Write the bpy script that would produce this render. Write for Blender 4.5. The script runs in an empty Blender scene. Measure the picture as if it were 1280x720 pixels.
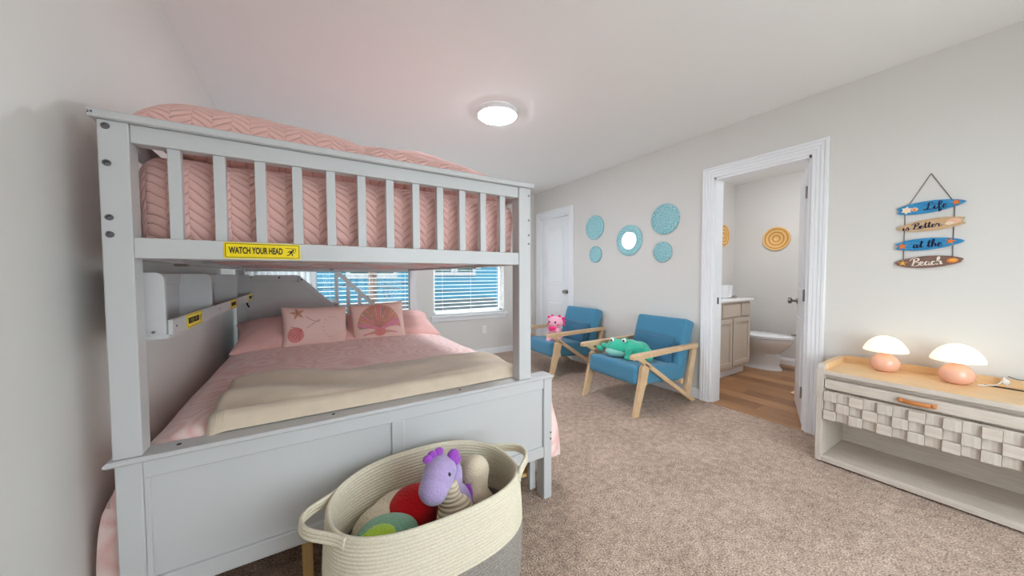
import bpy, bmesh, math, random
from mathutils import Vector, Matrix, noise, Euler
random.seed(7)
sc = bpy.context.scene
COL = sc.collection

# ------------------------------------------------------------------ camera
YAW, PITCH, ROLL, FPX = -0.554511, -0.0368656, -0.0027386, 418.57
EYE = Vector((0.0, 0.0, 1.1575))
cy_, sy_ = math.cos(YAW), math.sin(YAW)
fw = Vector((-sy_ * math.cos(PITCH), cy_ * math.cos(PITCH), math.sin(PITCH)))
rt = Vector((cy_, sy_, 0.0)); up = rt.cross(fw)
rt2 = rt * math.cos(ROLL) + up * math.sin(ROLL); up2 = up * math.cos(ROLL) - rt * math.sin(ROLL)
cam = bpy.data.cameras.new('camera'); cam_o = bpy.data.objects.new('camera', cam); COL.objects.link(cam_o)
cam.sensor_width = 36.0; cam.lens = FPX / 1280 * 36.0; cam.clip_start = 0.02
M3 = Matrix((rt2, up2, -fw)).transposed().to_4x4(); M3.translation = EYE
cam_o.matrix_world = M3
sc.camera = cam_o

# ------------------------------------------------------------------ world, exposure
LAMP_L = 80.0          # ceiling lamp radiance
SKY = 5.6
world = bpy.data.worlds.new('overcast_sky'); sc.world = world; world.use_nodes = True
bg = world.node_tree.nodes['Background']
bg.inputs['Color'].default_value = (0.91, 0.955, 1.0, 1); bg.inputs['Strength'].default_value = SKY
sc.view_settings.view_transform = 'Standard'; sc.view_settings.look = 'None'
sc.view_settings.gamma = 1.0; sc.view_settings.use_curve_mapping = False
sc.view_settings.exposure = 0.3
sc.cycles.use_denoising = True
sc.cycles.max_bounces = 10; sc.cycles.diffuse_bounces = 6; sc.cycles.sample_clamp_indirect = 8.0

# ------------------------------------------------------------------ helpers: materials
def lin(c):
    return tuple(((v / 255.0) / 12.92 if v / 255.0 <= 0.04045 else ((v / 255.0 + 0.055) / 1.055) ** 2.4) for v in c)
class NT:
    """small wrapper around one material's nodes"""
    def __init__(s, name, color=(200, 200, 200), rough=0.5, metal=0.0, spec=0.5):
        s.m = bpy.data.materials.new(name); s.m.use_nodes = True
        s.t = s.m.node_tree; s.n = s.t.nodes; s.b = s.n['Principled BSDF']
        s.b.inputs['Base Color'].default_value = (*lin(color), 1)
        s.b.inputs['Roughness'].default_value = rough; s.b.inputs['Metallic'].default_value = metal
        s.b.inputs['Specular IOR Level'].default_value = spec
    def add(s, typ, **kw):
        nd = s.n.new(typ)
        for k, v in kw.items(): setattr(nd, k, v)
        return nd
    def link(s, a, b): s.t.links.new(a, b)
    def math(s, op, a, b=None, clamp=False):
        nd = s.add('ShaderNodeMath', operation=op, use_clamp=clamp)
        for i, v in enumerate((a, b)):
            if v is None: continue
            if isinstance(v, (int, float)): nd.inputs[i].default_value = v
            else: s.link(v, nd.inputs[i])
        return nd.outputs[0]
    def coord(s, scale=(1, 1, 1), rot=(0, 0, 0)):
        tc = s.add('ShaderNodeTexCoord'); mp = s.add('ShaderNodeMapping')
        mp.inputs['Scale'].default_value = scale; mp.inputs['Rotation'].default_value = rot
        s.link(tc.outputs['Object'], mp.inputs['Vector']); return mp.outputs[0]
    def noise(s, scale, detail=3.0, rough=0.55, vec=None, dist=0.0):
        nd = s.add('ShaderNodeTexNoise')
        nd.inputs['Scale'].default_value = scale; nd.inputs['Detail'].default_value = detail
        nd.inputs['Roughness'].default_value = rough; nd.inputs['Distortion'].default_value = dist
        s.link(vec if vec is not None else s.coord(), nd.inputs['Vector']); return nd.outputs['Fac']
    def ramp(s, fac, stops):
        r = s.add('ShaderNodeValToRGB')
        while len(r.color_ramp.elements) < len(stops): r.color_ramp.elements.new(0.5)
        for e, (p, c) in zip(r.color_ramp.elements, stops):
            e.position = p; e.color = (*lin(c), 1)
        s.link(fac, r.inputs['Fac']); return r.outputs['Color']
    def color(s, sock): s.link(sock, s.b.inputs['Base Color'])
    def bump(s, h, strength=0.3, dist=0.01):
        b = s.add('ShaderNodeBump'); b.inputs['Strength'].default_value = strength; b.inputs['Distance'].default_value = dist
        s.link(h, b.inputs['Height']); s.link(b.outputs['Normal'], s.b.inputs['Normal'])
    def sheen(s, w=0.3):
        s.b.inputs['Sheen Weight'].default_value = w; s.b.inputs['Sheen Roughness'].default_value = 0.5
MATS = {}
def plain(name, color, rough=0.5, metal=0.0, spec=0.5, bump=None, var=None, sheen=0):
    t = NT(name, color, rough, metal, spec)
    if var:
        sc_, amt = var
        a = tuple(max(0, c * (1 - amt)) for c in color); b = tuple(min(255, c * (1 + amt)) for c in color)
        t.color(t.ramp(t.noise(sc_, 4), [(0.3, a), (0.7, b)]))
    if bump: t.bump(t.noise(bump[0], 3), bump[1], bump[2] if len(bump) > 2 else 0.01)
    if sheen: t.sheen(sheen)
    MATS[name] = t.m; return t.m
def wood(name, c1, c2, stretch=(1, 12, 12), scale=6.0, rough=0.45):
    t = NT(name, c1, rough)
    v = t.coord(stretch)
    f = t.noise(scale, 6, 0.65, v, 0.6)
    t.color(t.ramp(f, [(0.3, c1), (0.7, c2)])); t.bump(f, 0.15, 0.004)
    MATS[name] = t.m; return t.m
def emit(name, color, strength, base=(255, 255, 255)):
    t = NT(name, base, 0.5)
    t.b.inputs['Emission Color'].default_value = (*lin(color), 1); t.b.inputs['Emission Strength'].default_value = strength
    MATS[name] = t.m; return t.m

WALLC = (223, 221, 217)
plain('wall_paint', WALLC, 0.75, spec=0.25, bump=(90, 0.10, 0.004))
plain('ceiling_paint', (243, 243, 242), 0.85, spec=0.2, bump=(60, 0.12, 0.004))
plain('trim_paint', (240, 242, 245), 0.35)
plain('door_paint', (236, 238, 241), 0.38)
plain('bed_paint', (194, 194, 195), 0.36)
plain('screw_steel', (120, 120, 124), 0.35, 0.9)
plain('dark_metal', (40, 40, 44), 0.4, 0.6)
plain('nickel', (150, 145, 138), 0.28, 1.0)
plain('black_print', (22, 20, 18), 0.6)
plain('yellow_plastic', (242, 214, 12), 0.35)
plain('throw_fleece', (208, 191, 170), 0.95, spec=0.1, bump=(350, 0.5, 0.003), var=(14, 0.025), sheen=0.4)
plain('pillow_cotton', (232, 186, 180), 0.9, spec=0.1, bump=(180, 0.12, 0.003), var=(8, 0.03), sheen=0.2)
plain('cushion_cotton', (240, 206, 197), 0.9, spec=0.1, bump=(400, 0.15, 0.002), sheen=0.1)
plain('print_coral', (224, 146, 142), 0.9, spec=0.1)
plain('print_olive', (178, 166, 140), 0.9, spec=0.1)
plain('print_tan', (214, 168, 142), 0.9, spec=0.1)
plain('print_mauve', (224, 150, 170), 0.9, spec=0.1)
plain('print_grey', (176, 150, 152), 0.9, spec=0.1)
plain('print_outline', (186, 112, 112), 0.9, spec=0.1)
plain('blue_fabric', (74, 136, 168), 0.85, spec=0.2, bump=(700, 0.35, 0.002), var=(300, 0.10), sheen=0.25)
plain('navy_fabric', (60, 110, 140), 0.85, spec=0.2, bump=(600, 0.3, 0.002), var=(300, 0.08), sheen=0.2)
plain('rope_cream', (219, 210, 189), 0.9, spec=0.1, bump=(420, 0.5, 0.003), var=(220, 0.05))
plain('rope_grey', (146, 139, 132), 0.9, spec=0.1, bump=(420, 0.6, 0.003), var=(220, 0.16))
plain('plush_lilac', (178, 158, 204), 0.95, spec=0.1, bump=(140, 0.9, 0.006), sheen=0.5)
plain('plush_violet', (160, 78, 190), 0.95, spec=0.1, bump=(140, 0.9, 0.006), sheen=0.4)
plain('plush_cream', (226, 210, 184), 0.95, spec=0.1, bump=(140, 0.9, 0.006), sheen=0.5)
plain('plush_red', (196, 20, 26), 0.9, spec=0.1, bump=(140, 0.9, 0.006), sheen=0.2)
plain('plush_sage', (124, 168, 138), 0.95, spec=0.1, bump=(140, 0.9, 0.006), sheen=0.4)
plain('plush_lime', (176, 206, 70), 0.95, spec=0.1, bump=(140, 0.9, 0.006), sheen=0.3)
plain('plush_pink', (252, 188, 212), 0.95, spec=0.1, bump=(140, 0.9, 0.006), sheen=0.3)
plain('plush_hot_pink', (242, 62, 138), 0.95, spec=0.1, bump=(140, 0.9, 0.006), sheen=0.2)
plain('plush_mint', (64, 196, 164), 0.95, spec=0.1, bump=(140, 0.9, 0.006), sheen=0.4)
plain('plush_belly', (150, 218, 206), 0.95, spec=0.1, bump=(140, 0.9, 0.006), sheen=0.3)
plain('eye_black', (14, 12, 12), 0.12)
plain('eye_white', (245, 245, 242), 0.25)
plain('glazed_peach', (234, 180, 158), 0.12, spec=0.6)
plain('porcelain', (236, 238, 240), 0.1, spec=0.6)
plain('vanity_paint', (208, 196, 182), 0.45)
plain('counter_marble', (244, 244, 243), 0.15)
plain('leather', (190, 122, 66), 0.5, bump=(200, 0.2, 0.003))
plain('cord_white', (238, 236, 232), 0.4)
plain('cord_grey', (96, 98, 104), 0.5)
plain('jute_cord', (96, 84, 72), 0.8)
plain('slot_dark', (48, 36, 26), 0.8)
plain('outlet_plastic', (240, 240, 238), 0.35)
plain('blind_white', (246, 246, 246), 0.4)
plain('vinyl_white', (242, 243, 244), 0.4)
plain('curtain_white', (240, 240, 240), 0.8, spec=0.1, bump=(300, 0.1, 0.002))
def m_sheer():
    m = bpy.data.materials.new('sheer_curtain'); m.use_nodes = True; nt = m.node_tree; nt.nodes.clear()
    o = nt.nodes.new('ShaderNodeOutputMaterial'); d = nt.nodes.new('ShaderNodeBsdfDiffuse'); t = nt.nodes.new('ShaderNodeBsdfTranslucent')
    d.inputs['Color'].default_value = (.85, .85, .85, 1); t.inputs['Color'].default_value = (.85, .85, .85, 1)
    mx = nt.nodes.new('ShaderNodeMixShader'); mx.inputs[0].default_value = 0.55
    nt.links.new(d.outputs[0], mx.inputs[1]); nt.links.new(t.outputs[0], mx.inputs[2]); nt.links.new(mx.outputs[0], o.inputs[0])
    MATS['sheer_curtain'] = m
m_sheer()
plain('sand_mat', (232, 205, 172), 0.95, bump=(300, 0.5, 0.004))
plain('print_orange', (228, 126, 52), 0.7)
plain('print_gold', (240, 178, 84), 0.7)
plain('print_shell', (244, 222, 196), 0.7)
plain('print_blush', (238, 190, 160), 0.7)
plain('print_navy', (16, 26, 66), 0.6)
plain('print_ivory', (248, 232, 218), 0.6)
plain('roof_dark', (52, 60, 62), 0.9, var=(6, 0.2))
plain('pole_wood', (84, 70, 62), 0.9, var=(10, 0.25))
plain('house_trim', (112, 116, 118), 0.7)
plain('house_glass', (40, 62, 62), 0.6, spec=0.1)
plain('wire_black', (30, 32, 36), 0.6)
plain('concrete', (186, 184, 182), 0.95, var=(3, 0.06))
plain('siding_blue', (47, 94, 114), 0.7, spec=0.2)
plain('under_dark', (52, 46, 42), 0.9)
plain('brown_cardboard', (150, 112, 84), 0.85)
wood('ash_wood', (206, 172, 132), (228, 198, 160), (2, 14, 2), 5)
wood('pine_wood', (214, 170, 104), (232, 196, 136), (12, 12, 1.5), 5)
wood('grey_oak', (190, 177, 164), (212, 201, 190), (14, 1.2, 14), 5, 0.5)
wood('grey_oak_cross', (188, 176, 164), (214, 204, 194), (14, 14, 1.5), 6, 0.5)
wood('honey_oak', (226, 188, 138), (240, 208, 164), (12, 1.0, 12), 4, 0.42)
wood('plank_oak', (140, 98, 62), (172, 128, 88), (10, 1.0, 10), 4, 0.4)
wood('plank_oak_pale', (158, 114, 76), (186, 142, 100), (10, 1.0, 10), 4, 0.4)
wood('plank_oak_deep', (124, 84, 52), (154, 110, 74), (10, 1.0, 10), 4, 0.4)
wood('board_blue', (24, 116, 176), (64, 160, 208), (8, 2.5, 14), 7, 0.5)
wood('board_tan', (188, 150, 108), (222, 190, 150), (8, 2, 14), 7, 0.5)
wood('board_brown', (112, 84, 74), (140, 108, 96), (8, 2, 14), 7, 0.5)

def m_carpet():
    t = NT('carpet', (170, 145, 130), 1.0, spec=0.05)
    v = t.coord()
    fine = t.noise(150, 3, 0.7, v); mid = t.noise(24, 3, 0.6, v); big = t.noise(2.2, 3, 0.5, v)
    k = t.math('ADD', t.math('MULTIPLY', fine, 0.72), t.math('MULTIPLY', mid, 0.22))
    k = t.math('ADD', k, t.math('MULTIPLY', big, 0.12))
    t.color(t.ramp(k, [(0.40, (104, 80, 64)), (0.52, (186, 158, 138)), (0.64, (240, 216, 196))]))
    vo = t.add('ShaderNodeTexVoronoi'); vo.inputs['Scale'].default_value = 130; t.link(v, vo.inputs['Vector'])
    h = t.math('ADD', t.math('MULTIPLY', fine, 1.0), t.math('MULTIPLY', vo.outputs['Distance'], -0.6))
    h = t.math('ADD', h, t.math('MULTIPLY', mid, 0.8))
    t.bump(h, 0.8, 0.012); t.sheen(0.25); MATS['carpet'] = t.m
m_carpet()
def m_quilt():
    # stitched chevron quilting: zigzag channels across x, stacked along y + z
    t = NT('quilt_pink', (206, 150, 143), 0.9, spec=0.12)
    tc = t.add('ShaderNodeTexCoord'); sp = t.add('ShaderNodeSeparateXYZ'); t.link(tc.outputs['Object'], sp.inputs[0])
    wob = t.math('MULTIPLY', t.math('SUBTRACT', t.noise(9, 2), 0.5), 0.008)
    x = t.math('ADD', sp.outputs['X'], wob)
    v = t.math('ADD', sp.outputs['Z'], sp.outputs['Y'])
    v = t.math('ADD', v, wob)
    tri = t.math('PINGPONG', x, 0.05)                      # 0 .. 0.05
    par = t.math('MULTIPLY', t.math('MODULO', t.math('FLOOR', t.math('DIVIDE', t.math('ADD', x, 5.0), 0.05)), 2.0), 0.5)
    zz = t.math('ADD', t.math('DIVIDE', t.math('ADD', v, t.math('MULTIPLY', tri, 0.8)), 0.031), par)
    fr = t.math('FRACT', t.math('ADD', zz, 100.0))
    d1 = t.math('MULTIPLY', t.math('MINIMUM', fr, t.math('SUBTRACT', 1.0, fr)), 2.0)      # distance to the stitch line
    tx = t.math('DIVIDE', tri, 0.05)
    d2 = t.math('MULTIPLY', t.math('MINIMUM', tx, t.math('SUBTRACT', 1.0, tx)), 2.6)
    h1 = t.math('POWER', t.math('MINIMUM', t.math('MULTIPLY', d1, 1.6), 1.0), 0.5)
    h2 = t.math('POWER', t.math('MINIMUM', t.math('MULTIPLY', d2, 2.5), 1.0), 0.5)
    h = t.math('MULTIPLY', h1, t.math('ADD', 0.55, t.math('MULTIPLY', h2, 0.45)))
    t.color(t.ramp(t.math('MINIMUM', t.math('MULTIPLY', d1, 5.0), 1.0), [(0.0, (206, 154, 147)), (0.8, (232, 186, 178))]))  # groove shadow painted into the colour along the stitch lines
    t.bump(h, 0.75, 0.006); t.sheen(0.2); MATS['quilt_pink'] = t.m
m_quilt()
def m_matelasse():
    # woven swirl pattern of the lower coverlet
    t = NT('coverlet_pink', (222, 156, 152), 0.6, spec=0.4)
    v = t.coord()
    ns = t.add('ShaderNodeTexNoise'); ns.inputs['Scale'].default_value = 3.0; t.link(v, ns.inputs['Vector'])
    mx = t.add('ShaderNodeVectorMath', operation='MULTIPLY_ADD'); t.link(ns.outputs['Color'], mx.inputs[0])
    mx.inputs[1].default_value = (0.12, 0.12, 0.12); t.link(v, mx.inputs[2])
    vo = t.add('ShaderNodeTexVoronoi'); vo.inputs['Scale'].default_value = 4.2; t.link(mx.outputs[0], vo.inputs['Vector'])
    rings = t.math('PINGPONG', t.math('MULTIPLY', vo.outputs['Distance'], 6.0), 0.5)
    fine = t.noise(160, 2, 0.6, v)
    k = t.math('ADD', t.math('MULTIPLY', rings, 1.3), t.math('MULTIPLY', fine, 0.5))
    t.color(t.ramp(k, [(0.25, (240, 192, 187)), (0.75, (252, 222, 217))]))
    t.bump(k, 0.35, 0.004); t.sheen(0.3); MATS['coverlet_pink'] = t.m
m_matelasse()
def m_radial(name, stops, rays=34, rscale=3.0):
    # mosaic of radial slivers; object x is the disc's axis
    t = NT(name, stops[0][1], 0.35)
    tc = t.add('ShaderNodeTexCoord'); sp = t.add('ShaderNodeSeparateXYZ'); t.link(tc.outputs['Object'], sp.inputs[0])
    an = t.math('ARCTAN2', sp.outputs['Y'], sp.outputs['Z'])
    r = t.math('SQRT', t.math('ADD', t.math('POWER', sp.outputs['Y'], 2.0), t.math('POWER', sp.outputs['Z'], 2.0)))
    cb = t.add('ShaderNodeCombineXYZ'); t.link(t.math('MULTIPLY', an, rays / 6.28), cb.inputs[0]); t.link(t.math('MULTIPLY', r, rscale * 10), cb.inputs[1])
    f = t.noise(1.6, 3, 0.75, cb.outputs[0])
    t.color(t.ramp(f, stops)); t.bump(f, 0.5, 0.004); MATS[name] = t.m
m_radial('capiz_turquoise', [(0.36, (58, 142, 164)), (0.46, (120, 190, 202)), (0.54, (162, 212, 218)), (0.64, (206, 220, 206))], 60)
m_radial('capiz_aqua', [(0.37, (98, 178, 192)), (0.5, (148, 206, 214)), (0.62, (194, 230, 232))], 90)
def m_rings():
    t = NT('woven_rattan', (236, 178, 92), 0.6)
    tc = t.add('ShaderNodeTexCoord'); ln = t.add('ShaderNodeVectorMath', operation='LENGTH'); t.link(tc.outputs['Object'], ln.inputs[0])
    r = ln.outputs['Value']
    w = t.math('PINGPONG', t.math('MULTIPLY', r, 1.0), 0.021)
    d = t.math('DIVIDE', w, 0.021)
    fine = t.math('FRACT', t.math('MULTIPLY', r, 160.0))
    t.color(t.ramp(t.math('ADD', d, t.math('MULTIPLY', t.noise(60, 2), 0.3)), [(0.2, (206, 124, 40)), (0.45, (240, 184, 100)), (0.9, (248, 208, 140))]))
    t.bump(fine, 0.6, 0.004); MATS['woven_rattan'] = t.m
m_rings()
def m_cord_belly():
    t = NT('plush_corduroy', (226, 210, 184), 0.95, spec=0.1)
    tc = t.add('ShaderNodeTexCoord'); sp = t.add('ShaderNodeSeparateXYZ'); t.link(tc.outputs['Object'], sp.inputs[0])
    f = t.math('PINGPONG', sp.outputs['Z'], 0.007); f = t.math('DIVIDE', f, 0.007)
    t.color(t.ramp(f, [(0.1, (196, 176, 150)), (0.6, (230, 215, 190))])); t.bump(f, 0.8, 0.006); MATS['plush_corduroy'] = t.m
m_cord_belly()
emit('lamp_diffuser', (240, 246, 255), LAMP_L)
emit('glass_shade_lit', (255, 236, 200), 0.6, (255, 244, 224))
emit('bath_fill_diffuser', (246, 248, 255), 60.0)
def m_glass():
    m = bpy.data.materials.new('window_glass'); m.use_nodes = True; nt = m.node_tree; nt.nodes.clear()
    o = nt.nodes.new('ShaderNodeOutputMaterial'); a = nt.nodes.new('ShaderNodeBsdfTransparent'); g = nt.nodes.new('ShaderNodeBsdfGlossy')
    g.inputs['Roughness'].default_value = 0.02; a.inputs['Color'].default_value = (0.94, 0.97, 0.97, 1)
    mx = nt.nodes.new('ShaderNodeMixShader'); mx.inputs[0].default_value = 0.01
    nt.links.new(a.outputs[0], mx.inputs[1]); nt.links.new(g.outputs[0], mx.inputs[2]); nt.links.new(mx.outputs[0], o.inputs[0])
    MATS['window_glass'] = m
m_glass()
plain('mirror_glass', (180, 184, 184), 0.03, 1.0)

# ------------------------------------------------------------------ helpers: geometry
class MB:
    """collects shapes (world coordinates) for ONE mesh object"""
    def __init__(s): s.bm = bmesh.new()
    def raw(s, vs, fs):
        v = [s.bm.verts.new(p) for p in vs]
        for f in fs:
            try: s.bm.faces.new([v[i] for i in f])
            except ValueError: pass
        return s
    def box(s, x0, x1, y0, y1, z0, z1, bev=0.0, seg=1):
        c = [(x, y, z) for x in (x0, x1) for y in (y0, y1) for z in (z0, z1)]
        v = [s.bm.verts.new(p) for p in c]
        fs = [s.bm.faces.new([v[i] for i in f]) for f in ((0, 1, 3, 2), (4, 6, 7, 5), (0, 4, 5, 1), (2, 3, 7, 6), (0, 2, 6, 4), (1, 5, 7, 3))]
        if bev > 0:
            es = list({e for f in fs for e in f.edges})
            bmesh.ops.bevel(s.bm, geom=es, offset=bev, segments=seg, affect='EDGES', profile=0.5)
        return s
    def prism(s, pts, d, bev=0.0):
        """planar polygon pts (3-D) pushed along vector d"""
        d = Vector(d); n = len(pts)
        a = [s.bm.verts.new(Vector(p)) for p in pts]; b = [s.bm.verts.new(Vector(p) + d) for p in pts]
        fs = [s.bm.faces.new(a[::-1]), s.bm.faces.new(b)]
        for i in range(n): fs.append(s.bm.faces.new((a[i], a[(i + 1) % n], b[(i + 1) % n], b[i])))
        if bev > 0:
            es = list({e for f in fs[:2] for e in f.edges})
            bmesh.ops.bevel(s.bm, geom=es, offset=bev, segments=1, affect='EDGES')
        return s
    def tube(s, pts, r, n=8, closed=False, caps=True, smooth=0):
        pts = [Vector(p) for p in pts]
        if smooth: pts = catmull(pts, smooth, closed)
        k = len(pts); rr = r if isinstance(r, (list, tuple)) else [r] * k
        if len(rr) != k:
            rr = [rr[min(len(rr) - 1, int(i * (len(rr) - 1) / max(1, k - 1) + 0.5))] for i in range(k)]
        rings = []; nrm = None
        for i, p in enumerate(pts):
            a = pts[(i - 1) % k] if (closed or i > 0) else p; b = pts[(i + 1) % k] if (closed or i < k - 1) else p
            t = (b - a).normalized()
            if nrm is None: nrm = t.orthogonal().normalized()
            nrm = (nrm - t * nrm.dot(t)).normalized(); bn = t.cross(nrm)
            rings.append([s.bm.verts.new(p + (nrm * math.cos(q) + bn * math.sin(q)) * rr[i]) for q in (2 * math.pi * j / n for j in range(n))])
        for i in range(k if closed else k - 1):
            A, B = rings[i], rings[(i + 1) % k]
            for j in range(n): s.bm.faces.new((A[j], A[(j + 1) % n], B[(j + 1) % n], B[j]))
        if caps and not closed: s.bm.faces.new(rings[0][::-1]); s.bm.faces.new(rings[-1])
        return s
    def lathe(s, prof, c, n=40, axis='Z', close=True):
        """prof: (radius, height) pairs around point c"""
        rings = []
        for r, h in prof:
            ring = []
            for j in range(n):
                q = 2 * math.pi * j / n; a, b = r * math.cos(q), r * math.sin(q)
                p = (a, b, h) if axis == 'Z' else ((h, a, b) if axis == 'X' else (b, h, a))
                ring.append(s.bm.verts.new(Vector(p) + Vector(c)))
            rings.append(ring)
        for A, B in zip(rings, rings[1:]):
            for j in range(n): s.bm.faces.new((A[j], A[(j + 1) % n], B[(j + 1) % n], B[j]))
        if close: s.bm.faces.new(rings[0][::-1]); s.bm.faces.new(rings[-1])
        return s
    def ball(s, c, r, rot=None, n=16):
        m = Matrix.Translation(Vector(c))
        if rot: m = m @ Euler([math.radians(a) for a in rot]).to_matrix().to_4x4()
        if not isinstance(r, (tuple, list)): r = (r, r, r)
        m = m @ Matrix.Diagonal((*r, 1))
        bmesh.ops.create_uvsphere(s.bm, u_segments=n, v_segments=max(6, n * 2 // 3), radius=1, matrix=m); return s
    def soft(s, x0, x1, y0, y1, z0, z1, r, res=0.05, amp=0.0, nscale=4.0, mat=None, seed=0.0):
        """box with round edges, subdivided, with soft lumps"""
        c = Vector(((x0 + x1) / 2, (y0 + y1) / 2, (z0 + z1) / 2)); h = Vector(((x1 - x0) / 2, (y1 - y0) / 2, (z1 - z0) / 2))
        cuts = [max(4, int(2 * h[i] / res)) for i in range(3)]
        vs = {}
        def coordlist(i):
            # denser samples in the rounded edge zones
            n = cuts[i]; out = []
            e = [r * (1 - math.cos(math.pi / 2 * k / 3)) for k in range(4)]
            e = [min(v, h[i]) for v in e]
            for v in e: out.append(-h[i] + v)
            m0, m1 = -h[i] + e[-1], h[i] - e[-1]
            if m1 > m0 + 1e-6:
                for k in range(1, n): out.append(m0 + (m1 - m0) * k / n)
            for v in e[::-1]: out.append(h[i] - v)
            o2 = []
            for v in out:
                if not o2 or v > o2[-1] + 1e-6: o2.append(v)
            return o2
        cl = [coordlist(i) for i in range(3)]
        ins = Vector([max(0.0, h[i] - r) for i in range(3)])
        def vert(p):
            key = tuple(round(a, 5) for a in p)
            if key in vs: return vs[key]
            q = Vector([max(-ins[i], min(ins[i], p[i])) for i in range(3)]); d = Vector(p) - q
            if d.length > 1e-9: w = q + d.normalized() * r
            else: w = Vector(p)
            w = w + c
            if amp:
                nn = d.normalized() if d.length > 1e-9 else Vector((0, 0, 1))
                w = w + nn * amp * noise.fractal(w * nscale + Vector((seed, seed, seed)), 1.0, 2.0, 3)
            if mat: w = mat @ w
            vs[key] = s.bm.verts.new(w); return vs[key]
        for ax in range(3):
            u, v = (ax + 1) % 3, (ax + 2) % 3
            for sg in (-1, 1):
                for a0, a1 in zip(cl[u], cl[u][1:]):
                    for b0, b1 in zip(cl[v], cl[v][1:]):
                        q = []
                        for a, b in ((a0, b0), (a1, b0), (a1, b1), (a0, b1)):
                            p = [0, 0, 0]; p[ax] = sg * h[ax]; p[u] = a; p[v] = b; q.append(vert(p))
                        if len(set(q)) < 3: continue
                        try: s.bm.faces.new(q if sg > 0 else q[::-1])
                        except ValueError: pass
        return s
    def xform(s, m):
        bmesh.ops.transform(s.bm, matrix=m, verts=s.bm.verts); return s
    def build(s, name, mat, parent=None, smooth=False, origin=None, recalc=True):
        if recalc: bmesh.ops.recalc_face_normals(s.bm, faces=s.bm.faces)
        off = Vector(origin) if origin else (Vector(parent['_o']) if parent is not None and '_o' in parent else Vector((0, 0, 0)))
        if off.length > 0: bmesh.ops.translate(s.bm, vec=-off, verts=s.bm.verts)
        me = bpy.data.meshes.new(name); s.bm.to_mesh(me); s.bm.free()
        me.materials.append(MATS[mat])
        if smooth:
            for p in me.polygons: p.use_smooth = True
            if smooth == 'auto':
                me.polygons.foreach_set('use_smooth', [True] * len(me.polygons))
                sharp(me, 40)
        o = bpy.data.objects.new(name, me); COL.objects.link(o)
        if origin and parent is None: o.location = off
        if parent is not None:
            o.parent = parent
            if origin: o.location = off - Vector(parent['_o'] if '_o' in parent else (0, 0, 0))
        o['_o'] = tuple(off)
        return o
def sharp(me, deg):
    bm = bmesh.new(); bm.from_mesh(me); lim = math.radians(deg)
    for e in bm.edges:
        if len(e.link_faces) == 2 and e.calc_face_angle(0) > lim: e.smooth = False
    bm.to_mesh(me); bm.free()
def catmull(pts, n, closed=False):
    out = []; k = len(pts)
    for i in range(k if closed else k - 1):
        p = [pts[(i + d) % k] if closed else pts[max(0, min(k - 1, i + d))] for d in (-1, 0, 1, 2)]
        for j in range(n):
            t = j / n
            out.append(0.5 * ((2 * p[1]) + (p[2] - p[0]) * t + (2 * p[0] - 5 * p[1] + 4 * p[2] - p[3]) * t * t + (3 * p[1] - p[0] - 3 * p[2] + p[3]) * t ** 3))
    if not closed: out.append(pts[-1])
    return out
def tag(o, label, cat, group=None, kind=None):
    o['label'] = label; o['category'] = cat
    if group: o['group'] = group
    if kind: o['kind'] = kind
    return o
def thing(name, label, cat, loc=(0, 0, 0), group=None, rz=0.0):
    o = bpy.data.objects.new(name, None); COL.objects.link(o); o.empty_display_size = 0.05
    o.location = loc; o.rotation_euler = (0, 0, rz); o['_o'] = tuple(loc)
    return tag(o, label, cat, group)
def struct(o): o['kind'] = 'structure'; return o
def copy_tree(o, parent=None):
    c = o.copy(); COL.objects.link(c); c.parent = parent
    for ch in list(o.children): copy_tree(ch, c)
    return c
def blob(name, balls, mat, parent=None, voxel=0.006, origin=None, smooth_it=6):
    """several ellipsoids melted into one continuous skin"""
    m = MB()
    for b in balls: m.ball(*b)
    bmesh.ops.recalc_face_normals(m.bm, faces=m.bm.faces)
    me = bpy.data.meshes.new('tmp'); m.bm.to_mesh(me); m.bm.free()
    t = bpy.data.objects.new('tmp', me); COL.objects.link(t)
    r = t.modifiers.new('r', 'REMESH'); r.mode = 'VOXEL'; r.voxel_size = voxel; r.use_smooth_shade = True
    s_ = t.modifiers.new('s', 'SMOOTH'); s_.iterations = smooth_it; s_.factor = 0.6
    dg = bpy.context.evaluated_depsgraph_get(); dg.update()
    out = bpy.data.meshes.new_from_object(t.evaluated_get(dg)); bpy.data.objects.remove(t)
    mb = MB(); mb.bm.from_mesh(out); bpy.data.meshes.remove(out)
    return mb.build(name, mat, parent, True, origin)

# ================================================================== THE ROOM
XL, XR, YB, YF, H = -0.555, 3.12, -0.78, 4.368, 2.44
T = 0.12
struct(MB().box(XL - T, XR + 0.0, YB - T, YF + T, -0.08, 0.0).build('floor', 'carpet'))
struct(MB().box(XL - T, 5.4, YB - T, YF + T, H, H + 0.1).build('ceiling', 'ceiling_paint'))
struct(MB().box(XL - T, XL, YB - T, YF + T, 0, H).build('wall_left', 'wall_paint'))
FILL_WIN = (0.35, 2.40, 0.25, 1.95)      # invented window behind the camera, added for soft frontal light
struct(MB().box(XL, FILL_WIN[0], YB - T, YB, 0, H).box(FILL_WIN[1], XR, YB - T, YB, 0, H).box(FILL_WIN[0], FILL_WIN[1], YB - T, YB, 0, FILL_WIN[2]).box(FILL_WIN[0], FILL_WIN[1], YB - T, YB, FILL_WIN[3], H).build('wall_back', 'wall_paint'))
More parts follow.
